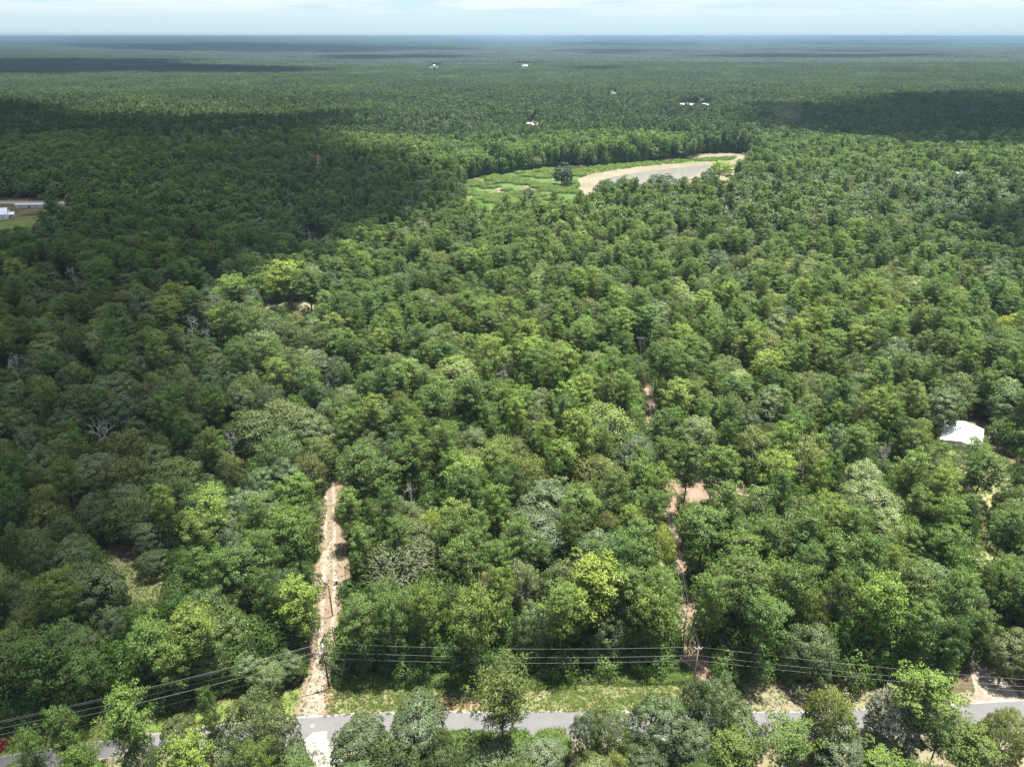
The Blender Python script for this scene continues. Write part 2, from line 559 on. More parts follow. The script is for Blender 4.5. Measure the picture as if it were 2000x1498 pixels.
PDIM = {}
for i in range(NP): PDIM[f'pine{i}'] = PH[i][:2]
for i in range(NO): PDIM[f'oak{i}'] = OH[i]
for i in range(NE): PDIM[f'elm{i}'] = EH[i]
for i in range(NC): PDIM[f'chestnut{i}'] = ((14, 15, 13)[i], (5.8, 6.8, 5.2)[i])
CNT = {'pine': NP, 'oak': NO, 'elm': NE, 'chestnut': NC}
NAME = {'pine': 'pine_tree', 'oak': 'oak_tree', 'elm': 'elm_tree', 'chestnut': 'chestnut_tree'}
CAT = {'pine': 'pine tree', 'oak': 'oak tree', 'elm': 'leafy tree', 'chestnut': 'blossoming tree'}

# ------------------------------------------------------------------ ground
def ground_sheet():
    a = np.concatenate([np.linspace(0, 1500, 31)[:-1], np.geomspace(1500, 34000, 60)])
    xs = np.concatenate([-a[::-1][:-1], a])
    ys = np.concatenate([[-6000, -3000, -1200, -500, -200], a])
    X, Y = np.meshgrid(xs, ys)
    Z = terrain(X, Y)
    V = np.stack([X, Y, Z], -1).reshape(-1, 3)
    nx, ny = len(xs), len(ys)
    i = np.arange(ny - 1)[:, None] * nx + np.arange(nx - 1)[None, :]
    F = np.stack([i, i + 1, i + nx + 1, i + nx], -1).reshape(-1, 4)
    return join_parts([(V, F, 0, None)], 'ground')


def ground_mat(name, cols, scale=0.15, scale2=3.0, bump=0.3, detail=8.0):
    """cols: list of (pos, rgb) mixed by layered noise in world space"""
    m, n, out = new_mat(name)
    b = n.nodes.new('ShaderNodeBsdfPrincipled')
    b.inputs['Roughness'].default_value = 0.95
    b.inputs['Specular IOR Level'].default_value = 0.1
    g = n.nodes.new('ShaderNodeNewGeometry')
    z = N(n, 'ShaderNodeTexNoise', Scale=scale, Detail=detail, Roughness=0.65)
    z2 = N(n, 'ShaderNodeTexNoise', Scale=scale2, Detail=6.0, Roughness=0.7)
    n.links.new(g.outputs['Position'], z.inputs['Vector'])
    n.links.new(g.outputs['Position'], z2.inputs['Vector'])
    ad = n.nodes.new('ShaderNodeMixRGB'); ad.blend_type = 'MIX'; ad.inputs[0].default_value = 0.42
    n.links.new(z.outputs['Fac'], ad.inputs[1]); n.links.new(z2.outputs['Fac'], ad.inputs[2])
    r = n.nodes.new('ShaderNodeValToRGB')
    el = r.color_ramp.elements
    while len(el) < len(cols): el.new(0.5)
    for e, (p, c) in zip(el, cols):
        e.position = p; e.color = (*c, 1)
    n.links.new(ad.outputs[0], r.inputs['Fac'])
    n.links.new(r.outputs[0], b.inputs['Base Color'])
    if bump:
        bp = n.nodes.new('ShaderNodeBump'); bp.inputs['Strength'].default_value = bump; bp.inputs['Distance'].default_value = 0.1
        n.links.new(z2.outputs['Fac'], bp.inputs['Height']); n.links.new(bp.outputs[0], b.inputs['Normal'])
    n.links.new(b.outputs[0], out.inputs[0])
    return m


M_ground = ground_mat('forest_floor', [(0.36, (0.045, 0.062, 0.020)), (0.47, (0.085, 0.070, 0.038)), (0.56, (0.15, 0.11, 0.07)), (0.66, (0.075, 0.10, 0.03))], 0.05, 1.5)
M_verge = ground_mat('verge_grass', [(0.36, (0.075, 0.115, 0.030)), (0.46, (0.120, 0.145, 0.050)), (0.54, (0.190, 0.175, 0.090)), (0.66, (0.245, 0.200, 0.125))], 0.22, 2.5)
M_dry = ground_mat('dry_grass', [(0.36, (0.115, 0.125, 0.055)), (0.48, (0.180, 0.165, 0.100)), (0.62, (0.215, 0.185, 0.125))], 0.3, 3.0)
M_lawn = ground_mat('lawn', [(0.38, (0.066, 0.112, 0.023)), (0.5, (0.119, 0.158, 0.040)), (0.62, (0.198, 0.172, 0.086))], 0.14, 2.0)
M_yard = ground_mat('yard_grass', [(0.38, (0.132, 0.172, 0.053)), (0.5, (0.224, 0.218, 0.106)), (0.62, (0.277, 0.224, 0.132))], 0.14, 2.0)
M_track = ground_mat('track_dirt', [(0.34, (0.125, 0.118, 0.066)), (0.44, (0.168, 0.130, 0.088)), (0.54, (0.192, 0.148, 0.102)), (0.68, (0.230, 0.185, 0.138))], 0.35, 3.0)
M_gravel = ground_mat('white_gravel', [(0.36, (0.165, 0.130, 0.090)), (0.47, (0.215, 0.178, 0.132)), (0.56, (0.290, 0.258, 0.215))], 0.5, 4.0)
M_chalk = ground_mat('chalk_dust', [(0.36, (0.197, 0.167, 0.126)), (0.48, (0.281, 0.265, 0.243)), (0.6, (0.322, 0.315, 0.296))], 0.4, 3.0)
M_clay = ground_mat('red_clay', [(0.38, (0.210, 0.125, 0.070)), (0.5, (0.250, 0.165, 0.100)), (0.62, (0.280, 0.210, 0.135))], 0.4, 3.0)
M_path2 = ground_mat('brown_track', [(0.38, (0.150, 0.110, 0.075)), (0.5, (0.200, 0.150, 0.105)), (0.62, (0.240, 0.190, 0.140))], 0.3, 3.0)
M_asph = ground_mat('asphalt', [(0.34, (0.118, 0.117, 0.118)), (0.5, (0.142, 0.140, 0.140)), (0.66, (0.165, 0.162, 0.160))], 0.25, 8.0, 0.1)
M_marsh = ground_mat('marsh_grass', [(0.34, (0.035, 0.075, 0.018)), (0.45, (0.060, 0.115, 0.026)), (0.53, (0.080, 0.130, 0.035)), (0.58, (0.150, 0.120, 0.070)), (0.66, (0.070, 0.120, 0.028))], 0.035, 1.1)
M_sand = ground_mat('sand_flat', [(0.36, (0.13, 0.125, 0.07)), (0.5, (0.19, 0.165, 0.115)), (0.64, (0.24, 0.21, 0.155))], 0.03, 0.3)
M_bright = ground_mat('bright_grass', [(0.36, (0.090, 0.188, 0.030)), (0.5, (0.128, 0.232, 0.038)), (0.64, (0.195, 0.225, 0.075))], 0.05, 0.5)
M_pale = ground_mat('pale_field', [(0.4, (0.162, 0.153, 0.115)), (0.6, (0.254, 0.231, 0.194))], 0.01, 0.1)

g = mesh_obj('ground', ground_sheet(), [M_ground])
tag(g, kind='structure')

_rs = random.Random(5)


def rag(pts, step=1.2, jit=0.35):
    """subdivide and roughen an outline so that turf edges are uneven"""
    out = []
    n = len(pts)
    for i in range(n):
        a = Vector(pts[i][:2]); b = Vector(pts[(i + 1) % n][:2])
        k = max(1, min(140, int((b - a).length / step)))
        for j in range(k):
            p = a.lerp(b, j / k)
            out.append((p.x + _rs.uniform(-jit, jit), p.y + _rs.uniform(-jit, jit)))
    return out


def smooth_poly(pts, it=2):
    for _ in range(it):
        q = []
        n = len(pts)
        for i in range(n):
            a = pts[i]; b = pts[(i + 1) % n]
            q.append((a[0] * .75 + b[0] * .25, a[1] * .75 + b[1] * .25)); q.append((a[0] * .25 + b[0] * .75, a[1] * .25 + b[1] * .75))
        pts = q
    return pts


def sheet(name, pxs, z, mat, jit=0.3, step=1.2, sm_it=1, label=None, dz=True):
    pts = [tuple(at(u, v)[:2]) for u, v in pxs]
    if sm_it: pts = smooth_poly(pts, sm_it)
    pts = rag(pts, step, jit) if jit else pts
    zz = float(np.mean(terrain(np.array([p[0] for p in pts]), np.array([p[1] for p in pts])))) if dz else 0.0
    import bmesh
    bm = bmesh.new()
    vs = [bm.verts.new((x, y, z + zz)) for x, y in pts]
    es = [bm.edges.new((vs[i], vs[(i + 1) % len(vs)])) for i in range(len(vs))]
    bmesh.ops.triangle_fill(bm, edges=es, use_beauty=True)
    bmesh.ops.recalc_face_normals(bm, faces=bm.faces)
    for f in bm.faces:
        if f.normal.z < 0: f.normal_flip()
    me = bpy.data.meshes.new(name); bm.to_mesh(me); bm.free()
    o = mesh_obj(name, me, [mat])
    return tag(o, label, kind='structure')


# outlines in photo pixels (on the ground)
ROAD_N = [(-420, 1545), (-150, 1502), (0, 1479), (150, 1456), (290, 1436), (440, 1416), (580, 1402), (700, 1396), (850, 1392), (1100, 1390), (1300, 1392), (1560, 1392), (1700, 1387), (1800, 1381), (1890, 1375), (2000, 1368), (2200, 1350), (2500, 1325)]
ROAD_S = [(-420, 1590), (-150, 1540), (0, 1513), (150, 1488), (290, 1466), (440, 1456), (590, 1450), (700, 1446), (850, 1442), (1100, 1443), (1300, 1443), (1560, 1444), (1700, 1440), (1800, 1434), (1890, 1427), (2000, 1420), (2200, 1400), (2500, 1372)]
TRACK = [(566, 1400), (578, 1370), (592, 1335), (603, 1290), (607, 1245), (611, 1200), (616, 1120), (621, 1050), (624, 980), (627, 930), (631, 888), (662, 884), (668, 930), (672, 980), (677, 1050), (680, 1120), (676, 1200), (668, 1260), (662, 1300), (655, 1345), (650, 1400)]
TRACK2 = [(1330, 1345), (1322, 1280), (1320, 1200), (1316, 1130), (1303, 1040), (1290, 960), (1273, 880), (1256, 800), (1248, 740), (1245, 700), (1262, 700), (1268, 740), (1280, 800), (1300, 880), (1318, 960), (1335, 1040), (1352, 1130), (1368, 1200), (1385, 1280), (1400, 1345)]
DRIVE3 = [(1880, 1378), (1905, 1355), (1900, 1320), (1885, 1285), (1890, 1240), (1930, 1200), (1960, 1200), (1925, 1245), (1925, 1285), (1950, 1320), (1985, 1350), (2000, 1372)]
VERGE_L = [(-420, 1500), (-150, 1470), (0, 1446), (150, 1424), (290, 1402), (430, 1372), (560, 1346), (600, 1340), (595, 1400), (440, 1420), (290, 1438), (0, 1480), (-150, 1504), (-420, 1547)]
VERGE_M = [(630, 1335), (760, 1333), (1000, 1332), (1200, 1328), (1340, 1322), (1400, 1332), (1450, 1340), (1450, 1397), (1300, 1395), (1100, 1394), (850, 1396), (640, 1402)]
VERGE_R = [(1440, 1325), (1560, 1335), (1700, 1342), (1790, 1352), (1860, 1355), (1900, 1345), (1905, 1378), (1800, 1385), (1700, 1391), (1560, 1395), (1440, 1396)]
VERGE_S = [(-420, 1588), (0, 1510), (290, 1464), (590, 1449), (850, 1440), (1100, 1441), (1560, 1442), (1890, 1425), (2200, 1398), (2400, 1500), (1800, 1560), (1000, 1580), (0, 1600)]
CLEAR_L = [(180, 1060), (260, 1100), (335, 1100), (350, 1130), (345, 1180), (300, 1200), (235, 1190), (200, 1150)]
CLEAR_LL = [(-60, 1085), (60, 1080), (110, 1110), (90, 1170), (-60, 1200)]
CLEAR_R = [(1790, 870), (1940, 860), (1990, 950), (1930, 1020), (1975, 1080), (1950, 1160), (1890, 1170), (1890, 1060), (1900, 1000), (1840, 960)]
CLEAR_H = [(1812, 885), (1832, 824), (1922, 816), (1945, 842), (1925, 880), (1870, 905)]
YARD_M = [(1320, 910), (1400, 920), (1480, 955), (1500, 1000), (1440, 1010), (1370, 990), (1330, 975), (1310, 940)]
CLEAR_C = [(500, 598), (560, 590), (640, 592), (640, 622), (560, 625), (500, 632)]
LEFT_GAPS = [[(140, 705), (200, 690), (225, 712), (215, 745), (170, 748)], [(170, 745), (270, 735), (285, 760), (200, 775)],
             [(330, 660), (430, 650), (440, 690), (350, 700)], [(20, 770), (90, 765), (90, 795), (20, 800)],
             [(430, 905), (560, 900), (550, 945), (450, 950)], [(170, 850), (250, 855), (250, 880), (180, 885)], [(395, 625), (470, 628), (465, 645), (400, 645)]]
YARD_TL = [(-80, 402), (140, 402), (150, 425), (115, 445), (110, 480), (-80, 500)]
ROAD_TL = [(-300, 392), (0, 394), (150, 395), (290, 396), (290, 400.5), (150, 400), (0, 399.5), (-300, 398)]
MARSH = [(900, 372), (915, 352), (985, 340), (1060, 330), (1120, 325), (1160, 345), (1130, 360), (1150, 380), (1240, 400), (1120, 430), (1000, 432), (925, 425), (905, 400)]
BRIGHT = [(1110, 332), (1170, 324), (1280, 315), (1380, 309), (1440, 306), (1430, 314), (1340, 318), (1250, 326), (1180, 335), (1130, 343), (1105, 345)]
SANDF = [(1125, 348), (1180, 335), (1250, 325), (1340, 317), (1375, 300), (1450, 300), (1470, 312), (1430, 330), (1440, 390), (1350, 400), (1230, 410), (1150, 400), (1128, 372)]
POND = [(1165, 354), (1205, 344), (1255, 336), (1335, 327), (1378, 322), (1396, 325), (1385, 333), (1368, 341), (1340, 350), (1322, 366), (1300, 385), (1240, 395), (1200, 372)]
SMOKE_F = [(1470, 300), (1530, 298), (1540, 318), (1480, 322)]


def poly_xy(pxs):
    return np.array([tuple(at(u, v)[:2]) for u, v in pxs])


def inside(P, x, y):
    x = np.asarray(x); y = np.asarray(y)
    r = np.zeros(x.shape, bool)
    n = len(P)
    j = n - 1
    for i in range(n):
        xi, yi = P[i]; xj, yj = P[j]
        c = ((yi > y) != (yj > y)) & (x < (xj - xi) * (y - yi) / ((yj - yi) + 1e-12) + xi)
        r ^= c
        j = i
    return r


sheet('verge', VERGE_M, 0.010, M_verge)
sheet('verge', VERGE_L, 0.012, M_lawn)
sheet('verge', VERGE_R, 0.014, M_dry)
sheet('verge', VERGE_S, 0.008, M_dry)
sheet('clearing', CLEAR_L, 0.010, M_yard, sm_it=2)
sheet('clearing', CLEAR_LL, 0.010, M_lawn, sm_it=2)
sheet('clearing', CLEAR_R, 0.010, M_yard, sm_it=2)
sheet('clearing', CLEAR_H, 0.016, M_yard, sm_it=2)
sheet('clearing', YARD_M, 0.010, M_path2, sm_it=2)
sheet('clearing', CLEAR_C, 0.010, M_dry, sm_it=2)
LEFT_GAPS = [[(sum(q[0] for q in p) / len(p) * .4 + a * .6, sum(q[1] for q in p) / len(p) * .4 + b * .6) for a, b in p] for p in LEFT_GAPS]
for p in LEFT_GAPS: sheet('sandy_gap', p, 0.010, M_track, sm_it=2)
sheet('path', TRACK, 0.020, M_track)
for fr_ in (0.30, 0.62):
    Lp, Rp = TRACK[:11], TRACK[11:][::-1][:10]
    mid_ = [(l[0] + (r[0] - l[0]) * fr_, (l[1] + r[1]) / 2) for l, r in zip(Lp[1:], Rp[0:])]
    wd_ = 0.055
    ru = [(l[0] + (r[0] - l[0]) * (fr_ - wd_), (l[1] + r[1]) / 2) for l, r in zip(Lp, Rp)] + [(l[0] + (r[0] - l[0]) * (fr_ + wd_), (l[1] + r[1]) / 2) for l, r in zip(Lp, Rp)][::-1]
    sheet('wheel_rut', ru, 0.024, M_gravel, jit=0.10, step=0.8)
sheet('path', TRACK2, 0.018, M_path2)
sheet('path', DRIVE3, 0.022, M_gravel)
sheet('gravel', [(578, 1398), (600, 1350), (612, 1318), (622, 1300), (640, 1296), (645, 1320), (640, 1350), (632, 1400)], 0.026, M_gravel, jit=0.6)
sheet('gravel', [(628, 1110), (633, 1070), (640, 1052), (648, 1060), (647, 1090), (641, 1125), (630, 1140)], 0.026, M_gravel, jit=0.9, step=0.7)
sheet('clay_patch', [(632, 1362), (640, 1340), (652, 1333), (662, 1340), (655, 1372), (640, 1375)], 0.030, M_clay, jit=0.35)
sheet('clay_patch', [(800, 1378), (860, 1356), (960, 1372), (1000, 1382), (900, 1388)], 0.016, M_clay, jit=0.5)
sheet('clay_patch', [(1000, 1300), (1045, 1285), (1075, 1300), (1070, 1335), (1015, 1335)], 0.018, M_path2, jit=0.5)

# road with pale shoulders
def strip(name, A, B, z, mat, extra=0.0, jit=0.0):
    a = [Vector(at(*p)) for p in A]; b = [Vector(at(*p)) for p in B]
    def dense(q):
        out = []
        for i in range(len(q) - 1):
            k = max(1, int((q[i + 1] - q[i]).length / 1.5))
            for j in range(k): out.append(q[i].lerp(q[i + 1], j / k))
        out.append(q[-1]); return out
    # resample both to same count
    def resample(q, n):
        d = [0]
        for i in range(1, len(q)): d.append(d[-1] + (q[i] - q[i - 1]).length)
        out = []
        for k in range(n):
            t = d[-1] * k / (n - 1)
            i = max(i for i in range(len(d)) if d[i] <= t + 1e-9); i = min(i, len(q) - 2)
            out.append(q[i].lerp(q[i + 1], (t - d[i]) / max(1e-9, d[i + 1] - d[i])))
        return out
    a = resample(a, 160); b = resample(b, 160)
    vs = []; fs = []
    for p, q in zip(a, b):
        dd = (p - q).normalized()
        e1 = extra + _rs.uniform(-jit, jit); e2 = extra + _rs.uniform(-jit, jit)
        vs += [(p.x + dd.x * e1, p.y + dd.y * e1, z), (q.x - dd.x * e2, q.y - dd.y * e2, z)]
    for i in range(len(a) - 1):
        fs.append((2 * i + 1, 2 * i + 3, 2 * i + 2, 2 * i))
    me = bpy.data.meshes.new(name); me.from_pydata(vs, [], fs); me.update()
    if me.polygons[0].normal.z < 0: me.flip_normals()
    return tag(mesh_obj(name, me, [mat]), kind='structure')


strip('road_shoulder', ROAD_N, ROAD_S, 0.034, M_chalk, 0.38, 0.22)
strip('road', ROAD_N, ROAD_S, 0.040, M_asph, 0.0, 0.05)
sheet('path', [(590, 1444), (606, 1432), (630, 1424), (642, 1430), (640, 1448), (668, 1470), (700, 1498), (740, 1560), (600, 1560), (604, 1500), (598, 1465)], 0.046, M_chalk, jit=0.5)
for k, (u, v, r) in enumerate([(610, 1416, 4), (613, 1434, 5), (660, 1397, 3)]):
    sheet('dust_patch', [(u - r, v + 2), (u - 1, v - r), (u + r, v), (u + r - 1, v + r * .7), (u, v + r)], 0.050, M_chalk, jit=0.2, step=0.3)

# pond country
sheet('marsh', MARSH, 0.012, M_marsh, jit=2, step=6, sm_it=2)
sheet('sand_flat', SANDF, 0.030, M_sand, jit=1.5, step=6, sm_it=2)
sheet('marsh', BRIGHT, 0.050, M_bright, jit=2, step=6, sm_it=2)
sheet('marsh', [(918, 355), (926, 350), (930, 395), (920, 398)], 0.05, M_bright, jit=1, step=6)
mw, nw, ow = new_mat('pond_water')
bw = nw.nodes.new('ShaderNodeBsdfPrincipled')
bw.inputs['Base Color'].default_value = (0.22, 0.21, 0.19, 1); bw.inputs['Roughness'].default_value = 0.08
bw.inputs['IOR'].default_value = 1.33
nzw = N(nw, 'ShaderNodeTexNoise', Scale=0.5, Detail=4.0); bpw = N(nw, 'ShaderNodeBump', Strength=0.25, Distance=0.1)
gw = nw.nodes.new('ShaderNodeNewGeometry'); nw.links.new(gw.outputs['Position'], nzw.inputs['Vector'])
nw.links.new(nzw.outputs['Fac'], bpw.inputs['Height']); nw.links.new(bpw.outputs[0], bw.inputs['Normal']); nw.links.new(bw.outputs[0], ow.inputs[0])
sheet('water', POND, 0.070, mw, jit=1.0, step=5, sm_it=2)
sheet('water', [(940, 383), (952, 380), (960, 384), (950, 388)], 0.07, mw, jit=0.4, step=3, sm_it=2)
sheet('water', [(1118, 372), (1140, 370), (1148, 378), (1125, 381)], 0.07, mw, jit=0.4, step=3, sm_it=2)
for p in ([(1005, 352), (1025, 356), (1050, 372), (1080, 385), (1076, 388), (1045, 376), (1020, 361)], [(960, 362), (972, 364), (985, 378), (978, 380)],
          [(1090, 360), (1120, 352), (1122, 356), (1094, 365)], [(1120, 385), (1150, 372), (1160, 384), (1135, 392)], [(1058, 340), (1075, 343), (1095, 352), (1088, 354)]):
    sheet('mud_streak', p, 0.05, M_path2, jit=0.8, step=4)

sheet('clearing', YARD_TL, 0.012, M_lawn, jit=1.0, step=3)
sheet('sand_flat', [(5, 434), (45, 430), (62, 436), (50, 444), (10, 446)], 0.02, M_sand, jit=0.6, step=3)
sheet('road', ROAD_TL, 0.03, M_chalk, jit=0.3, step=4, sm_it=0)
sheet('path', [(613, 336), (617, 322), (622, 310), (627, 309), (622, 324), (619, 338)], 0.03, M_sand, jit=0.5, step=4)
FAR_CLEAR = []
for (u, v, w, h, m) in [(1340, 204, 36, 5, M_yard), (1382, 204, 24, 4, M_yard), (1025, 131, 18, 8, M_pale), (845, 133, 22, 5, M_pale), (842, 138, 3, 14, M_pale),
                        (1027, 186, 26, 6, M_sand), (1198, 184, 24, 5, M_sand), (1640, 96, 150, 3, M_pale), (1770, 97, 60, 2.5, M_pale), (1900, 87.5, 60, 3, M_pale), (1905, 92, 70, 2, M_pale),
                        (245, 142, 34, 2.5, M_sand), (930, 79, 20, 2, M_pale), (1409, 93, 8, 3, M_pale), (340, 222, 40, 7, M_bright), (1040, 242, 22, 8, M_sand), (1873, 366, 44, 10, M_lawn), (1660, 96, 240, 2, M_pale),
                        (1120, 150, 40, 3, M_pale), (700, 165, 30, 3, M_bright), (560, 118, 50, 2, M_pale), (1500, 132, 50, 2.5, M_lawn), (320, 158, 36, 3, M_lawn), (1780, 150, 44, 3, M_lawn), (1250, 118, 40, 1.8, M_pale), (980, 165, 22, 3, M_sand), (1500, 300, 70, 16, M_sand), (240, 405, 20, 8, M_lawn), (285, 418, 16, 8, M_sand), (800, 350, 26, 8, M_lawn), (700, 380, 30, 14, M_lawn)]:
    q = [(u - w / 2, v), (u - w / 4, v - h / 2), (u + w / 4, v - h / 2), (u + w / 2, v), (u + w / 3, v + h / 2), (u - w / 3, v + h / 2)]
    FAR_CLEAR.append(q)
    c = at(u, v); zt = float(terrain(c.x, c.y))
    o = sheet('field', q, 0.5 if v < 150 else 0.05, m, jit=0.0, sm_it=1)

EXCL = [poly_xy(p) for p in [ROAD_N[::-1] + ROAD_S, TRACK, TRACK2, DRIVE3, CLEAR_L, CLEAR_LL, YARD_M, CLEAR_C, YARD_TL, MARSH, BRIGHT, SANDF,
                             [(-420, 1500), (-150, 1470), (0, 1446), (150, 1424), (290, 1402), (430, 1372), (560, 1346), (620, 1335), (1000, 1322), (1340, 1318), (1420, 1328), (1560, 1335), (1700, 1342), (1790, 1352), (1860, 1355), (2000, 1330), (2400, 1290), (2600, 1700), (-500, 1700)],
                             [(-300, 388), (290, 392), (300, 404), (-300, 404)], [(608, 345), (614, 315), (626, 300), (634, 302), (630, 322), (624, 350)]] + LEFT_GAPS + FAR_CLEAR]
SPARSE = [poly_xy(p) for p in [CLEAR_R, CLEAR_H]]

